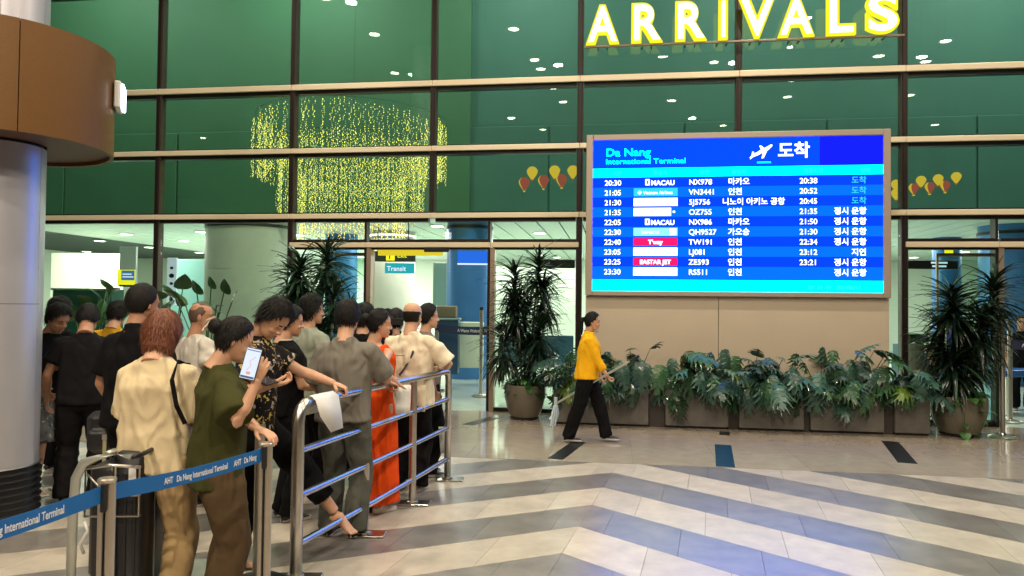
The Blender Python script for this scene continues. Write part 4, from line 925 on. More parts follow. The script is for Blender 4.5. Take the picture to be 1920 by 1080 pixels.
# papers hung over the rail
def sheet(name, lab, pts, m, cat='paper'):
    mb = MB(); mb.add([p for pr in pts for p in pr], [(i * 2, i * 2 + 1, i * 2 + 3, i * 2 + 2) for i in range(len(pts) - 1)]); o = link(name, mb, m, None, True)
    md = o.modifiers.new('s', 'SOLIDIFY'); md.thickness = .0015; return tag(o, lab, cat)
M_paper = mat('white_paper', (.78, .78, .76), .6, bump=.1, bscale=12)
a, b = railpt(.14, 1.07), railpt(.46, 1.07); R_ = Vector((1, -.12, 0)).normalized()
sheet('paper_sheet', 'white paper sheet folded over the near end of the steel rail', [(a - R_ * .05 - Z * .12, b - R_ * .05 - Z * .12), (a - R_ * .035 - Z * .02, b - R_ * .035 - Z * .02), (a + Z * .008, b + Z * .008), (a + R_ * .04 - Z * .02, b + R_ * .04 - Z * .02), (a + R_ * .055 - Z * .12 + d01 * .03, b + R_ * .05 - Z * .12 + d01 * .02), (a + R_ * .075 - Z * .235 + d01 * .13, b + R_ * .06 - Z * .235 + d01 * .03)], M_paper)
def card(lab, px0, px1, py0, py1, dep, m=M_paper, name='paper_sheet', cat='paper'):
    n = 5; rows = []
    for i in range(n): t = i / (n - 1); rows.append((at(px0 + 4 * t, py0 + (py1 - py0) * t, dep + .02 * sin(t * 3)), at(px1 - 2 * t, py0 + (py1 - py0) * t, dep + .04 + .02 * sin(t * 3 + 1))))
    return sheet(name, lab, rows, m, cat)
card('white paper held by the woman in the orange dress above the rail', 738, 771, 722, 776, 5.72)
card('cream cloth hanging below the bald man\'s shirt at the rail', 781, 799, 722, 772, 6.3, M_cream, 'cloth', 'cloth')
card('white plastic sign sheet low behind the far rail post', 822, 836, 800, 850, 7.0, M_paper)
# phones
ph = thing('phone', 'lit smartphone with a map on its white screen held up by the woman in olive', 'phone', tuple(phone)); 
Rp = (Matrix.Rotation(radians(7.92), 4, 'Z') @ Matrix.Rotation(radians(12), 4, 'Y') @ Matrix.Rotation(radians(-8), 4, 'X')); ph.rotation_euler = Rp.to_euler()
link('casing', MB().bbox(-.038, .038, 0, .009, -.078, .078, .003), M_black, ph); link('screen', MB().box(-.035, .035, -.0012, -.0002, -.073, .073), emis('phone_screen', (.72, .80, .95), 1.0), ph)
link('map_route', MB().tube([(-.012, -.002, -.035), (.004, -.002, -.01), (-.006, -.002, .012), (.016, -.002, .035)], .0016, 6).ell((.0, -.002, -.045), (.012, .001, .008), 8, 4), emis('map_red', (.8, .35, .35), 1), ph)
link('status_bar', MB().box(-.033, .033, -.0022, -.0013, -.070, -.060).box(-.033, .033, -.0022, -.0013, .062, .066), emis('map_dark', (.15, .2, .3), .6), ph)
q = at(500, 716, 4.33); t = thing('phone', 'dark smartphone lying flat in the hand of the man in the floral shirt', 'phone', tuple(q)); t.rotation_euler = (radians(12), radians(6), radians(-40))
link('casing', MB().bbox(-.08, .08, -.038, .038, 0, .009, .003), M_blacksh, t); link('screen', MB().box(-.074, .074, -.034, .034, .0095, .0105), mat('phone_dark_screen', (.05, .05, .06), .1), t)
q = at(742, 603, 7.15); t = thing('phone', 'small black phone raised to film the arrivals doors', 'phone', tuple(q), radians(8)); link('casing', MB().bbox(-.07, .07, 0, .01, -.035, .035, .003), M_black, t); link('lens', MB().ell((.05, -.001, .02), (.008, .003, .008), 8, 5), M_blacksh, t)
# bag over the auburn-haired woman's front
# ------------------------------------------------------------------ belt posts and belts in the foreground
M_post = mat('post_satin', (.55, .50, .42), .32, .9, bump=.02, bscale=80, stretch=(1, 1, .05))
M_belt = mat('airport_belt', (.004, .13, .42), .55, bump=.25, bscale=500)
M_beltw = mat('belt_white', (.75, .78, .8), .5)
pa, pb = at(200, 940, 2.72), at(498, 850, 3.45); pl = at(-240, 1080, 1.95)
def fpost(p, lab):
    t = thing('belt_post', lab, 'stanchion', (p.x, p.y, 0), radians(10))
    link('channel', MB().tube([(-.017, 0, .02), (-.017, 0, .985)], .014, 16).tube([(.014, 0, .02), (.014, 0, .985)], .018, 16), M_post, t, 40)
    link('slot', MB().box(-.004, -.001, -.016, .016, .02, .98), M_dkplastic, t)
    link('cap', MB().lathe([(.031, .985), (.033, .988), (.033, .996), (.029, 1.0)], 24), M_post, t, 40)
    link('belt_clip', MB().bbox(-.010, .010, -.032, -.019, .88, .985, .004), M_dkplastic, t)
    link('base_disc', MB().lathe([(.17, .001), (.17, .014), (.14, .028), (.05, .038), (.045, .05)], 36), M_dkplastic, t, 40)
fpost(pa, 'steel belt post in front of the luggage trolley'); fpost(pb, 'steel belt post under the hand of the woman in olive')
q = at(486, 930, 4.35); t = thing('belt_post', 'dark steel belt post with a black base standing behind the post of the olive woman', 'stanchion', (q.x, q.y, 0))
link('pole', MB().lathe([(.03, .03), (.03, .93)], 18), M_post, t, 40); link('base_disc', MB().lathe([(.17, .001), (.17, .014), (.14, .03), (.05, .04)], 32), M_dkplastic, t, 40)
dd = (pb - pa).normalized(); dl = (pa - pl).normalized()
b1 = belt(pa + dd * .03, pb - dd * .03, .945, .062, M_belt, 'AHT   Da Nang International Terminal      AHT   Da Nang', M_beltw, .036, None, .22, fit=.03)
tag(b1, 'blue belt lettered Da Nang International Terminal across the khaki and brown trousers', 'belt')
_tm = text_mesh('AHT   Da Nang International Terminal', .040); X0L = hypot(pa.x - pl.x, pa.y - pl.y) - .02 - .17 - mco(_tm)[:, 0].max() * .62
b2 = belt(pl, pa - dl * .02, .945, .062, M_belt, 'AHT   Da Nang International Terminal', M_beltw, .040, None, X0L, cx_=.62)
bb = None
L2 = hypot(pa.x - pl.x, pa.y - pl.y)
# shift the left lettering so that Terminal ends a hand's breadth before the post
tag(b2, 'blue belt lettered International Terminal running off the left edge of the photograph', 'belt')
fpost(pl, 'steel belt post just outside the left edge')

# ------------------------------------------------------------------ luggage trolley and cases
M_tr = mat('trolley_grey', (.46, .48, .43), .35, .6); tq = at(205, 900, 3.55)
tr = thing('luggage_trolley', 'grey metal luggage trolley with a curved handle behind the belt post', 'trolley', (tq.x, tq.y, 0), radians(7.92 + 4))
link('side_frame', MB().tube([(-.17, .0, .12), (-.165, 0, .62), (-.155, 0, .80), (-.12, 0, .875), (-.05, 0, .90), (.03, 0, .915), (.10, 0, .90)], [(.024, .012)] * 4 + [(.014, .014)] * 3, 14, up=(1, 0, 0)), M_tr, tr, True)
link('side_frame', MB().tube([(-.15, .5, .12), (-.15, .5, .62), (-.14, .45, .80), (-.11, .3, .875), (-.05, .1, .90)], [(.02, .012)] * 5, 14, up=(1, 0, 0)), M_tr, tr, True)
link('handle', MB().tube([(.102, .003, .90), (.12, .06, .90), (.12, .3, .90), (.10, .44, .89)], .012, 12), M_dkplastic, tr, True)
link('brake_bar', MB().tube([(-.13, .01, .845), (.0, .01, .86), (.14, .01, .85)], .008, 10).tube([(-.10, -.005, .82), (-.04, -.01, .76), (-.02, -.01, .68)], .005, 8), M_steel, tr, True)
link('basket', MB().box(-.14, .12, .05, .07, .60, .605).box(-.14, .12, .05, .07, .70, .705).box(-.14, -.135, .05, .06, .6, .84).box(.0, .005, .05, .06, .6, .84).box(.115, .12, .05, .06, .6, .84), M_steel, tr)
link('deck', MB().bbox(-.17, .35, 0, .85, .10, .13, .01), M_tr, tr)
link('hook', MB().tube([(-.10, -.02, .60), (-.08, -.03, .56), (-.115, -.03, .50), (-.10, -.02, .45)], .008, 8), mat('white_plastic', (.6, .6, .56), .4), tr, True)
for x, y in ((-.14, .1), (.3, .1), (.08, .75)): link('wheel', MB().tube([(x - .015, y, .05), (x + .015, y, .05)], .048, 20), M_dkplastic, tr, 40)
M_case = mat('black_case', (.014, .014, .016), .35, bump=.2, bscale=200)
cq = at(238, 900, 3.72)
sc = thing('suitcase', 'black upright suitcase on the luggage trolley behind the khaki trousers', 'suitcase', (cq.x, cq.y, .132), radians(14))
link('shell', MB().bbox(-.075, .085, -.02, .42, .03, .76, .03), M_case, sc, 50)
link('zip', MB().box(-.078, .088, .14, .15, .05, .73), M_steel, sc); link('handle', MB().tube([(-.04, .1, .76), (-.04, .1, .79), (.05, .1, .79), (.05, .1, .76)], .009, 10), M_steel, sc, True)
for k in range(3): link('rib', MB().bbox(-.05 + k * .045, -.035 + k * .045, -.027, -.02, .06, .66, .003), M_case, sc)
link('luggage_tag', MB().bbox(.02, .055, -.035, -.028, .56, .69, .002), M_paper, sc)
for x in (-.05, .06): link('wheel', MB().tube([(x - .012, .03, .0255), (x + .012, .03, .0255)], .0255, 16), M_dkplastic, sc, 40)
q = at(212, 900, 3.95)
sc = thing('suitcase', 'second black suitcase with silver trim at the back of the trolley', 'suitcase', (q.x, q.y, .132), radians(12))
link('shell', MB().bbox(-.13, .13, 0, .30, .03, .64, .03), M_case, sc, 50); link('handle', MB().tube([(-.06, .1, .64), (-.06, .1, .70), (.07, .1, .70), (.07, .1, .64)], .008, 10), M_steel, sc, True)
for x in (-.1, .11): link('wheel', MB().tube([(x - .012, .03, .0255), (x + .012, .03, .0255)], .0255, 16), M_dkplastic, sc, 40)
q = at(188, 780, 5.6)
bg = thing('backpack', 'black backpack with a silver buckle strap beside the man in black', 'bag', (q.x, q.y, .0), radians(20))
link('pack', remesh(MB().bbox(-.09, .09, -.06, .06, .50, .82, .05).bbox(-.07, .07, -.09, -.05, .53, .68, .02), .012, 4, 'pack'), M_case, bg, True)
link('webbing', MB().box(.055, .08, -.115, -.112, .42, .62), mat('olive_webbing', (.4, .38, .2), .7), bg); link('buckle', MB().bbox(.05, .085, -.122, -.112, .62, .66, .004), M_steel, bg)

# ------------------------------------------------------------------ foreground column with copper drum
M_colm = mat('column_metal', (.60, .60, .66), .40, .6, var=.03); M_cop = mat('copper_drum', (.150, .066, .011), .5, .2, var=.10, vscale=90, coat=.15)
col = thing('round_column', 'large grey metal column with a copper drum at the left edge of the forecourt', 'column', (-4.72, -6.33, 0))
r = .325
for z0, z1 in ((.40, 1.62), (1.624, 2.83), (3.60, 8.0)):
    for k in range(6):
        a0 = k * pi / 3 + .21 + .012; a1 = (k + 1) * pi / 3 + .21 - .0; mb = MB(); n = 10; rs = []
        for i in range(n + 1):
            a = a0 + (a1 - a0) * i / n; rs.append([Vector(((r) * cos(a), (r) * sin(a), z0)), Vector(((r - .02) * cos(a), (r - .02) * sin(a), z0)), Vector(((r - .02) * cos(a), (r - .02) * sin(a), z1)), Vector(((r) * cos(a), (r) * sin(a), z1))])
        mb.rings(rs); link('cladding_panel', mb, M_colm, col, 40)
link('core', MB().lathe([(r - .021, .02), (r - .021, 7.98)], 32), M_black, col, 40)
link('plinth', MB().lathe([(r + .005, .001), (r + .005, .39)], 36), M_black, col, 40)
for k in range(7): link('louvre', MB().lathe([(r + .006, .05 + k * .05), (r + .022, .045 + k * .05), (r + .022, .05 + k * .05), (r + .006, .062 + k * .05)], 36), M_dkplastic, col, 40)
link('trim_ring', MB().lathe([(r + .006, .392), (r + .02, .396), (r + .006, .402)], 36), M_steel, col, 40)
Rd = .79; drm = None
for k in range(5):
    a0 = k * 2 * pi / 5 - .68 + .004; a1 = (k + 1) * 2 * pi / 5 - .68 - .004; rs = []
    for i in range(25):
        a = a0 + (a1 - a0) * i / 24; rs.append([Vector((Rd * cos(a), Rd * sin(a), 2.82)), Vector(((Rd - .03) * cos(a), (Rd - .03) * sin(a), 2.82)), Vector(((Rd - .03) * cos(a), (Rd - .03) * sin(a), 3.61)), Vector((Rd * cos(a), Rd * sin(a), 3.61))])
    link('drum_panel', MB().rings(rs), M_cop, col, 40)
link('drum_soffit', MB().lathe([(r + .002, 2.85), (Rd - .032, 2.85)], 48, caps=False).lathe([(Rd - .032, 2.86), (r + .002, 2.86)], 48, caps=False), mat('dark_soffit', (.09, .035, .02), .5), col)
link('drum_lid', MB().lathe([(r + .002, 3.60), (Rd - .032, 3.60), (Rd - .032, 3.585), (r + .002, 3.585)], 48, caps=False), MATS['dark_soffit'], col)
lc = Vector((-4.72, -6.33, 0)); vd = (CAM - lc); an = atan2(vd.y, vd.x) + 1.36
lt = thing('wall_light', 'small bright white light fitting on the right side of the copper drum', 'lamp', (lc.x + (Rd + .004) * cos(an), lc.y + (Rd + .004) * sin(an), 3.30), an)
link('housing', MB().bbox(0, .05, -.12, .12, -.10, .12, .01), M_fix, lt); link('diffuser', MB().bbox(.051, .07, -.10, .10, -.09, .10, .006), emis('fitting_glow', (.92, .9, 1), 9), lt)

# ------------------------------------------------------------------ planters and plants
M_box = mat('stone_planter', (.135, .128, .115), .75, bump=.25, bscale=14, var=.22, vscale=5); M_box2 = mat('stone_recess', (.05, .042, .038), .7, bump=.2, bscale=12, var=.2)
M_soil = mat('soil', (.03, .02, .012), .95, bump=1, bscale=60)
M_leaf = mat('philodendron_leaf', (.034, .098, .040), .26, var=.25, vscale=4, rnd=.6, coat=.12, bump=.1, bscale=25); M_leaf2 = mat('blue_green_leaf', (.046, .120, .090), .32, var=.3, vscale=5, rnd=.5, coat=.2)
M_leaf3 = mat('young_leaf', (.12, .20, .03), .3, var=.2, rnd=.4); M_drac = mat('dracaena_leaf', (.014, .038, .017), .28, var=.3, vscale=6, rnd=.6, coat=.35); M_stem = mat('plant_stem', (.06, .05, .03), .7, bump=.3, bscale=40)
M_ivy = mat('ivy_leaf', (.035, .12, .02), .35, var=.3, rnd=.5, coat=.2)
def lobed_leaf(L, Wd, lobes, droop, seed):
    rnd = random.Random(seed); mb = MB(); vs, fs = [], []
    def P(x, y): # x along, y across ; arch and fold
        return (y, x, -droop * (x / L) ** 2 * L + .22 * abs(y) - .9 * y * y / Wd)
    n = lobes
    vs.append(P(0, 0)); 
    for i in range(n * 2 + 1):
        x = L * (i) / (n * 2); vs.append(P(x, 0))
    for side in (-1, 1):
        for i in range(n):
            x0 = L * (2 * i + .1) / (n * 2); x1 = L * (2 * i + 1.95) / (n * 2); t = (i + .5) / n
            wd = Wd * (sin(pi * min(1, t * .8 + .18)) ** .8) * rnd.uniform(.85, 1.1); fw = .75 * Wd * (.2 + t) * .5 + .02
            o = len(vs); xm = (x0 + x1) / 2
            in0, in1 = .62 * wd, .58 * wd
            pts = [P(x0, 0), P(x0 + fw * .25, side * in0), P(x0 + fw * .8, side * wd * .72), P(xm + fw * 1.05, side * wd), P(x1 + fw * .6, side * wd * .78), P(x1 + fw * .25, side * in1), P(x1, 0)]
            vs += pts; f = [(o, o + 1, o + 5, o + 6), (o + 1, o + 2, o + 4, o + 5), (o + 2, o + 3, o + 4)]
            fs += f if side > 0 else [t_[::-1] for t_ in f]
        o = len(vs); vs += [P(L * .93, 0), P(L * .98, side * Wd * .16), P(L * 1.12, 0)]; fs.append((o, o + 1, o + 2) if side > 0 else (o + 2, o + 1, o))
    # web along the midrib
    for side in (-1, 1):
        for i in range(n - 1):
            o = len(vs); x0, x1, x2 = L * (2 * i + 1.2) / (n * 2), L * (2 * i + 2.0) / (n * 2), L * (2 * i + 3) / (n * 2); vs += [P(x0, 0), P(x1, side * Wd * .2), P(x2, 0)]; fs.append((o, o + 2, o + 1) if side < 0 else (o, o + 1, o + 2))
    mb.add(vs, fs); mb.tube([P(-.005, 0), P(L * .5, 0), P(L * .95, 0)], [.004, .003, .0015], 5); return mb
LB = [lobed_leaf(.32, .17, 5, .35, 1), lobed_leaf(.38, .20, 6, .6, 2), lobed_leaf(.27, .14, 4, .15, 3)]
LM = []
for m_ in (M_leaf, M_leaf2, M_leaf3):
    for b_ in LB: me = b_.mesh('leaf'); me.materials.append(m_); me.polygons.foreach_set('use_smooth', [True] * len(me.polygons)); LM.append(me)
def heart_leaf(L, Wd):
    mb = MB(); o = [(0, 0), (-.10, .28), (.02, .5), (.3, .5), (.6, .36), (.85, .16), (1, 0)]; vs, fs = [], []
    for x, y in o: vs += [(0, x * L if y == 0 else x * L, -.25 * L * x * x), (y * Wd, x * L, -.25 * L * x * x + .15 * y * Wd), (-y * Wd, x * L, -.25 * L * x * x + .15 * y * Wd)]
    for i in range(len(o) - 1): a = i * 3; fs += [(a, a + 1, a + 4, a + 3), (a, a + 3, a + 5, a + 2)]
    return mb.add(vs, fs)
def place(me, base, dirv, roll, parent, sc=1, name='leaf'):
    d = Vector(dirv).normalized(); x = d.cross(Vector((0, 0, 1)))
    if x.length < .01: x = Vector((1, 0, 0))
    x.normalize(); z = x.cross(d); M = Matrix(((x.x, d.x, z.x, 0), (x.y, d.y, z.y, 0), (x.z, d.z, z.z, 0), (0, 0, 0, 1)))
    o = bpy.data.objects.new(name, me); C.objects.link(o); o.parent = parent; o.matrix_local = Matrix.Translation(base) @ M @ Matrix.Rotation(roll, 4, 'Y') @ Matrix.Scale(sc, 4); return o
YB = -1.05; HB = .515
boxes = [(-.84, .47, 'first on the left, partly behind the cleaner'), (.70, 1.535, 'second from the left'), (1.675, 2.515, 'third from the left under the board middle'), (2.60, 3.525, 'fourth from the left, widest leaf mass'), (3.66, 4.09, 'short one at the right end by the pot')]
rnd = random.Random(5)
for k, (a, b, lab) in enumerate(boxes):
    t = thing('planter_box', 'grey stone planter box, ' + lab, 'planter', ((a + b) / 2, YB, 0), 0, 'stone planter boxes below the arrivals board'); h = (b - a) / 2
    link('box', MB().bbox(-h, h, 0, .03, .03, HB, .006).bbox(-h, -h + .03, .032, .40, .03, HB, .005).bbox(h - .03, h, .032, .40, .03, HB, .005).bbox(-h + .031, h - .031, .37, .40, .03, HB, .005), M_box, t)
    link('foot', MB().box(-h + .02, h - .02, .03, .36, 0.001, .03), M_black, t); link('soil', MB().box(-h + .031, h - .031, .031, .369, .2, HB - .04), M_soil, t)
    n = int((b - a) * 118); pt = thing('philodendron', 'split leaf plant in the planter box ' + lab, 'plant', ((a + b) / 2, YB + .2, HB - .04), 0, 'split leaf plants in the planter boxes'); stem = MB(); topz = [.66, .68, .60, .74, .52][k]
    nc = max(2, int((b - a) / .22)); cs = [(-h + .1 + (2 * h - .2) * (i + .5) / nc + rnd.uniform(-.04, .04), rnd.uniform(-.06, .06)) for i in range(nc)]
    for i in range(n):
        cx, cy = cs[i % nc]; u = rnd.random(); az = rnd.uniform(-pi, pi) if u < .35 else rnd.gauss(-pi / 2, .75); el = rnd.uniform(-.25, 1.35); rr = rnd.uniform(.16, .36) if el < .5 else rnd.uniform(.2, topz)
        if az > 0: rr *= .6
        dv = Vector((cos(az) * cos(el), sin(az) * cos(el), sin(el))); tip = Vector((cx, cy, 0)) + dv * rr; tip.z = max(tip.z, .20 if rnd.random() < .85 else -.08)
        tip.y = min(tip.y, .16); out = Vector((dv.x, dv.y, dv.z * .5 - rnd.uniform(.0, .5)))
        if rnd.random() < .65: out = Vector((dv.x * .55 + rnd.uniform(-.35, .35), -abs(dv.y) * .5 - .12, -rnd.uniform(.45, 1.0)))
        if rnd.random() < .15: out = Vector((rnd.uniform(-1, 1), -.6, rnd.uniform(-.3, .5)))
        stem.tube([(cx, cy, 0), Vector((cx, cy, 0)).lerp(tip, .55) + Vector((0, 0, .05)), tip], [.008, .006, .004], 5)
        lm = LM[rnd.randrange(3) + (0 if rnd.random() < .5 else 3)] if rnd.random() > .07 else LM[6 + rnd.randrange(3)]
        place(lm, tip, out, rnd.uniform(-.5, .5), pt, rnd.uniform(.55, .98))
    o = link('leaf_stems', stem, M_stem, pt); o['kind'] = 'stuff'
for x0, x1 in ((.475, .695), (1.54, 1.67), (2.52, 2.595), (3.53, 3.655)):
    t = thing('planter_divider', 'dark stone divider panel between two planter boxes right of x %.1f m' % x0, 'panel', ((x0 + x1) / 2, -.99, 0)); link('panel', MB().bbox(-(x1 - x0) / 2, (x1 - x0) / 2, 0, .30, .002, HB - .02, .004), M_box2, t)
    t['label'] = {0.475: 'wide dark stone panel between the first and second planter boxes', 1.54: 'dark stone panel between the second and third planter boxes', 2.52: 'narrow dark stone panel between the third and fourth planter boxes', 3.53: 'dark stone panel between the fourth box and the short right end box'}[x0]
def strap_leaf(L, Wd, droop):
    mb = MB(); n = 6; vs, fs = [], []
    for i in range(n + 1):
        t = i / n; wd = Wd * (sin(pi * min(1, .12 + t * .88)) ** .6) * (1 - .15 * t) if t < 1 else .002; y = L * (t - .12 * droop * t * t); z = -droop * L * t * t * .75; vs += [(-wd / 2, y, z + .006), (0, y, z - .004), (wd / 2, y, z + .006)]
    for i in range(n): a = i * 3; fs += [(a, a + 1, a + 4, a + 3), (a + 1, a + 2, a + 5, a + 4)]
    return mb.add(vs, fs)
DM = []
for L_, W_, D_ in ((.42, .050, .7), (.48, .046, 1.0), (.36, .044, .35), (.44, .05, 1.35)):
    me = strap_leaf(L_, W_, D_).mesh('leaf'); me.materials.append(M_drac); me.polygons.foreach_set('use_smooth', [True] * 12); DM.append(me)
IVM = heart_leaf(.075, .09).mesh('ivy_leaf'); IVM.materials.append(M_ivy)
HLM = heart_leaf(.22, .24).mesh('leaf'); HLM.materials.append(mat('broad_leaf', (.03, .11, .03), .3, var=.2, rnd=.4, coat=.2))
def dracaena(x, y, z0, lab, heads, seed, nl=34, sc=1.0):
    rnd = random.Random(seed); t = thing('dracaena', lab, 'plant', (x, y, z0))
    for hx, hy, hz in heads:
        link('cane', MB().tube([(hx * .2, hy * .2, 0), (hx * .5, hy * .5, hz * .4), (hx, hy, hz)], [.018, .015, .011], 8), M_stem, t)
        n = nl
        for i in range(n):
            u = i / n; zz = hz - .34 * u + .02; az = i * 2.4 + rnd.uniform(-.3, .3); el = 1.35 - 1.75 * u + rnd.uniform(-.2, .2); el = max(-.35, el)
            place(DM[rnd.randrange(4)], Vector((hx, hy, zz)), (cos(az) * cos(el), sin(az) * cos(el), sin(el)), rnd.uniform(-.3, .3), t, sc * rnd.uniform(.8, 1.15))
    mb = MB(); L_ = DM[0]
    vs0 = [v.co.copy() for v in L_.vertices]; fs0 = [tuple(p.vertices) for p in L_.polygons]
    for i in range(int(len(heads) * 120)):
        hx, hy, hz = heads[i % len(heads)]; u = rnd.random(); az = rnd.uniform(-pi, pi); el = max(-.5, 1.2 - 1.8 * u); d = Vector((cos(az) * cos(el), sin(az) * cos(el), sin(el))); x = d.cross(Vector((0, 0, 1))).normalized(); z = x.cross(d); k = sc * rnd.uniform(.6, 1.05); b0 = Vector((hx, hy, hz - .45 * u))
        mb.add([b0 + (x * v.x + d * v.y + z * v.z) * k for v in vs0], fs0)
    link('inner_leaves', mb, M_drac, t)['kind'] = 'stuff'
    return t
def round_pot(x, y, lab, r=.30, h=.50):
    t = thing('round_pot', lab, 'pot', (x, y, 0)); link('pot', MB().lathe([(r * .62, .035), (r * .70, .04), (r * .86, h * .3), (r * .98, h * .6), (r, h * .86), (r * .97, h), (r * .88, h), (r * .90, h * .85)], 40), mat('clay_grey_pot', (.13, .115, .085), .5, var=.12, vscale=6), t, 50)
    link('saucer', MB().lathe([(r * .7, .001), (r * .74, .03), (r * .6, .034)], 36), M_dkplastic, t); link('soil', MB().lathe([(r * .88, h * .84), (.01, h * .86)], 24), M_soil, t); return t
def ivy(x, y, z, R, n, lab, seed, trail=.2, mfac=1.0):
    rnd = random.Random(seed); t = thing('ground_ivy', lab, 'plant', (x, y, z)); st = MB()
    for i in range(n):
        az = rnd.uniform(-pi, pi); rr = R * sqrt(rnd.random()) * 1.15; zz = .03 + .09 * rnd.random() if rr < R * .9 else -trail * rnd.random() ** 2 + .03
        p = Vector((rr * cos(az), rr * sin(az), zz)); st.tube([(p.x * .5, p.y * .5, 0), (p.x * .8, p.y * .8, max(.05, zz)), p], .003, 4); place(IVM, p, (cos(az) + rnd.uniform(-.5, .5), sin(az) + rnd.uniform(-.5, .5), rnd.uniform(-.6, .4)), 0, t, rnd.uniform(.7, 1.5) * mfac)
    link('vines', st, M_ivy, t)['kind'] = 'stuff'
pL = ground(985, 783); pL = Vector((pL.x, -.62, 0)); pR = Vector((4.52, -.85, 0)); 
round_pot(pL.x, pL.y, 'round grey clay pot with the tall plant right of the doorway'); round_pot(pR.x, pR.y, 'large dark round pot with the tall plant at the right', .34, .52)
hd = lambda s_, n, z0, z1, R: [(R * cos(i * 2.4 + s_) * (.3 + .7 * ((i * 37) % 10) / 10), .7 * R * sin(i * 2.4 + s_) * (.3 + .7 * ((i * 53) % 10) / 10), z0 + (z1 - z0) * ((i + .5) / n)) for i in range(n)]
dracaena(pL.x, pL.y, .42, 'tall dark dracaena in the round clay pot right of the doorway', hd(1, 8, .50, 1.95, .42), 11, 36, .92)
ivy(pL.x, pL.y, .49, .27, 90, 'low green ivy round the foot of the dracaena in the clay pot', 3)
dracaena(pR.x, pR.y, .44, 'tall dark dracaena in the large pot at the right of the board', hd(2, 8, .45, 1.62, .46), 12, 36, 1.0)
ivy(pR.x, pR.y, .50, .33, 110, 'trailing pale green ivy hanging over the large right pot', 4, .5)
q = at(572, 700, 10.6); round_pot(q.x, q.y, 'round pot of the tall plant behind the queue'); dracaena(q.x, q.y, .42, 'tall dark dracaena standing behind the queue left of the doorway', hd(3, 8, .6, 2.02, .48), 13, 36, 1.02)
q = at(655, 700, 11.2); round_pot(q.x, q.y, 'small pot of the low plant beside the door jamb', .18, .35); dracaena(q.x, q.y, .3, 'small dracaena beside the door jamb left of the doorway', [(0, 0, 1.35), (.1, 0, 1.15), (-.08, .05, 1.0)], 14, 26, .62)
q = at(1040, 690, 10.9); ivy(q.x, q.y, .55, .22, 110, 'light green leafy shrub between the clay pot and the first planter', 6, .3, 1.5)
# green plants behind the queue and inside
def broad_plant(px, dep, lab, tips, seed):
    q = at(px, 650, dep); t = thing('broad_leaf_plant', lab, 'plant', (q.x, q.y, 0)); link('pot', MB().lathe([(.16, .001), (.22, .4), (.2, .4), (.2, .36)], 24), MATS['clay_grey_pot'], t); rnd = random.Random(seed)
    for dx, z in tips:
        d = rnd.uniform(-.1, .1); link('stem', MB().tube([(0, 0, .38), (dx * .3, d * .5, z * .6), (dx, d, z)], .009, 6), M_ivy, t); place(HLM, Vector((dx, d, z)), (dx * 2 + rnd.uniform(-.5, .5), -.3 + d, rnd.uniform(-.2, 1.2)), rnd.uniform(-1.3, 1.3), t, rnd.uniform(.75, 1.15))
broad_plant(388, 10.2, 'broad leaved green plant behind the man in the white T-shirt', [(-.12, 1.78), (.05, 1.86), (.2, 1.80), (.34, 1.68), (-.28, 1.64), (.0, 1.62), (.16, 1.6), (-.42, 1.72), (.1, 1.5), (-.15, 1.5)], 1)
broad_plant(170, 10.5, 'broad leaved green plant in front of the dark green cabinet', [(-.3, 1.5), (-.1, 1.62), (.1, 1.70), (.22, 1.78), (.3, 1.84), (0, 1.5), (.2, 1.5), (-.2, 1.4), (.35, 1.45), (-.1, 1.35), (.1, 1.3)], 2)
broad_plant(318, 10.4, 'small dark leaved plant below the pictogram sign', [(-.1, 1.7), (.05, 1.75), (.12, 1.85), (-.2, 1.6), (.15, 1.6), (.0, 1.55)], 3)
q = at(1722, 600, 12.0); t = thing('broad_leaf_plant', 'bright green pot plant inside left of the far right dracaena', 'plant', (q.x, q.y, 0)); link('pot', MB().lathe([(.14, .001), (.2, 1.1), (.18, 1.1)], 20), MATS['clay_grey_pot'], t)
for i in range(14): place(IVM, Vector((0, 0, 1.2)), (cos(i * 2.4), sin(i * 2.4), .6 * cos(i)), 0, t, 3)
q = at(1758, 650, 9.9); t = thing('orchid', 'cream flowers in front of the far right dracaena', 'plant', (q.x, q.y, .6)); link('stem', MB().tube([(0, .1, -.1), (.02, .05, .3), (.05, 0, .42)], .006, 6), M_ivy, t); M_pet = mat('cream_petal', (.75, .66, .42), .5)
for i in range(9):
    fx_, fz_ = rnd.uniform(-.14, .12), rnd.uniform(.34, .5)
    mb = MB()
    for j in range(5): a = j * 1.257; mb.ell((fx_ + .026 * cos(a), -.01, fz_ + .026 * sin(a)), (.02, .006, .018), 8, 5)
    link('flower', mb, M_pet, t)
for i in range(3): place(LM[6], Vector((.02, 0, -.05 + .1 * i)), (.5 - .5 * i, -.7, -.2), 0, t, .6)

# outside belt post at the right
q = ground(1880, 820); stanchion(q, 'slim steel belt post on a round base at the right edge outside the glass', 1.60, base=.17)

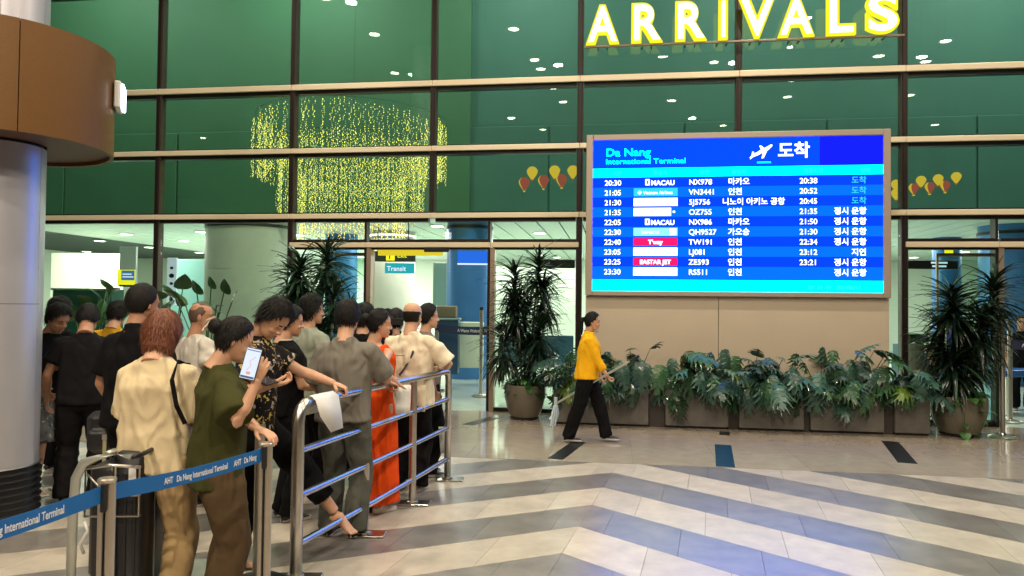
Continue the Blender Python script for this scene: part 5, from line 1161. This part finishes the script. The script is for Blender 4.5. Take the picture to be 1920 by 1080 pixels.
# ------------------------------------------------------------------ mop
a, b = at(1042, 757, 9.15), at(1197, 668, 8.6)
t = thing('mop', 'long handled mop carried by the cleaner with pale blue strips at its low end', 'mop')
dv = (b - a).normalized(); link('handle', MB().tube([a, b], .013, 10), mat('mop_handle', (.55, .55, .5), .35, .6), t, 40); link('grip', MB().tube([b - dv * .12, b + dv * .01], .017, 10), M_dkplastic, t)
link('clamp', MB().tube([a + Vector((0, 0, .08)), a - Vector((0, 0, .06))], .022, 10), mat('pale_plastic', (.5, .58, .62), .5), t)
mb = MB()
for i in range(18):
    p = a + Vector((rnd.uniform(-.02, .02), rnd.uniform(-.04, .04), -.02)); e = p + Vector((-.05 * rnd.random() - .01, rnd.uniform(-.05, .05), -.16 - .14 * rnd.random())); mb.tube([p, p.lerp(e, .5) + Vector((rnd.uniform(-.03, .03), 0, 0)), e], .010, 5)
link('mop_strips', mb, mat('mop_blue', (.62, .74, .80), .9), t)

# ------------------------------------------------------------------ reflected chandelier and lanterns, built as glowing objects behind the glass
M_bead = emis('reflected_bead_glow', (1, .66, .10), 3.0); M_bead2 = emis('reflected_bead_glow_soft', (.75, .80, .35), 1.3); M_wire = mat('fine_wire', (.02, .02, .015), .5)
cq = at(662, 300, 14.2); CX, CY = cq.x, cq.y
chn = thing('reflected_string_chandelier', 'reflected round three tiered chandelier built as glowing yellow light strings behind the glass', 'chandelier', (CX, CY, 0))  # a reflection in the panes, added as solid glowing strings behind them
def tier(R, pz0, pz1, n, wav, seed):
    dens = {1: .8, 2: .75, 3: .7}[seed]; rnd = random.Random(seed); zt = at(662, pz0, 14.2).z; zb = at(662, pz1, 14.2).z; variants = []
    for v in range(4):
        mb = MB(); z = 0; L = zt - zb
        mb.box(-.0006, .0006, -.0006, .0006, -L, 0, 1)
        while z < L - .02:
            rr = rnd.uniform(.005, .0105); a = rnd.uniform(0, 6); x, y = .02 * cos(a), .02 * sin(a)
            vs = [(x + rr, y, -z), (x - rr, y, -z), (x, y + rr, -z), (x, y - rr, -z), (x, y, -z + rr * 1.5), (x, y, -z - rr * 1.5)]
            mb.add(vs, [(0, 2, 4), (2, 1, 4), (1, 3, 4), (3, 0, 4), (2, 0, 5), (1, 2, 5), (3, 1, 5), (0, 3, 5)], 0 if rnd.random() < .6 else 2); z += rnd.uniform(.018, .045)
        me = mb.mesh('reflected_light_string'); [me.materials.append(m_) for m_ in (M_bead, M_wire, M_bead2)]; variants.append(me)
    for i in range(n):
        a = 2 * pi * i / n; o = bpy.data.objects.new('reflected_light_string', variants[rnd.randrange(4)]); C.objects.link(o); o.parent = chn
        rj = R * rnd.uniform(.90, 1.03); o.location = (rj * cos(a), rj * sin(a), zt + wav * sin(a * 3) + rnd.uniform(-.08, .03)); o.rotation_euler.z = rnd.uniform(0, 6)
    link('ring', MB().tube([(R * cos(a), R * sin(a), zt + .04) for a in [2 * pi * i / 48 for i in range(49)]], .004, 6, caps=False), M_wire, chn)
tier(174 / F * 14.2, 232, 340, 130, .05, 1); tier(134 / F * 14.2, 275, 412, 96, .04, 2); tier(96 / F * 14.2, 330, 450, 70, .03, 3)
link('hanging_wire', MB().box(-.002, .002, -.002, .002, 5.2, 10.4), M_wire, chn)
M_lny, M_lnr = emis('reflected_lantern_yellow', (.95, .50, .05), 1.1), emis('reflected_lantern_red', (.62, .12, .08), .8)
def lantern(px, py, red, lab, r=.11):  # lantern reflection in the panes, added as a glowing solid behind them
    q = at(px, py, 13.2); t = thing('reflected_balloon_lantern', lab, 'lantern', tuple(q), 0, 'small balloon lantern reflections built behind the glass')
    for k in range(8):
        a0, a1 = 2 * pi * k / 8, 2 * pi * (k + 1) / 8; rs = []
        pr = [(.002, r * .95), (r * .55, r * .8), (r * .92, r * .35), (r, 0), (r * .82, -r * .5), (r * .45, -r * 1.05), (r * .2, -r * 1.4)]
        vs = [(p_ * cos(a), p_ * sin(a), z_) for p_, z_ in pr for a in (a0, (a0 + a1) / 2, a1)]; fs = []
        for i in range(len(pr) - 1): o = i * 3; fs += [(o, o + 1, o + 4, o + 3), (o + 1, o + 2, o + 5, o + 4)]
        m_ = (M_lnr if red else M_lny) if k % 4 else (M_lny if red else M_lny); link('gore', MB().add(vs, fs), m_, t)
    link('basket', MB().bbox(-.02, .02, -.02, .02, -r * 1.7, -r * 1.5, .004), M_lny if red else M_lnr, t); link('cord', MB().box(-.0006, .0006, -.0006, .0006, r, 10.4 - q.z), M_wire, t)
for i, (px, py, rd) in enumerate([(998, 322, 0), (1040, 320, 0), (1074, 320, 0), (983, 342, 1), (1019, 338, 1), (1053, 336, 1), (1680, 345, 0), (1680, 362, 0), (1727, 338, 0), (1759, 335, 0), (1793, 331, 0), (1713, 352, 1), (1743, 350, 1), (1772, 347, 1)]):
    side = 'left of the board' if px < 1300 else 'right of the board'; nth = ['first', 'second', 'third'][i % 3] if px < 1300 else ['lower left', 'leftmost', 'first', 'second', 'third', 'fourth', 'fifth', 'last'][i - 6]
    lantern(px, py, rd, '%s %s balloon shaped lantern reflection, built solid, in the row %s' % (nth, 'red' if rd else 'yellow', side), .10 if px < 1300 else .085)
print('objects', len(bpy.data.objects))
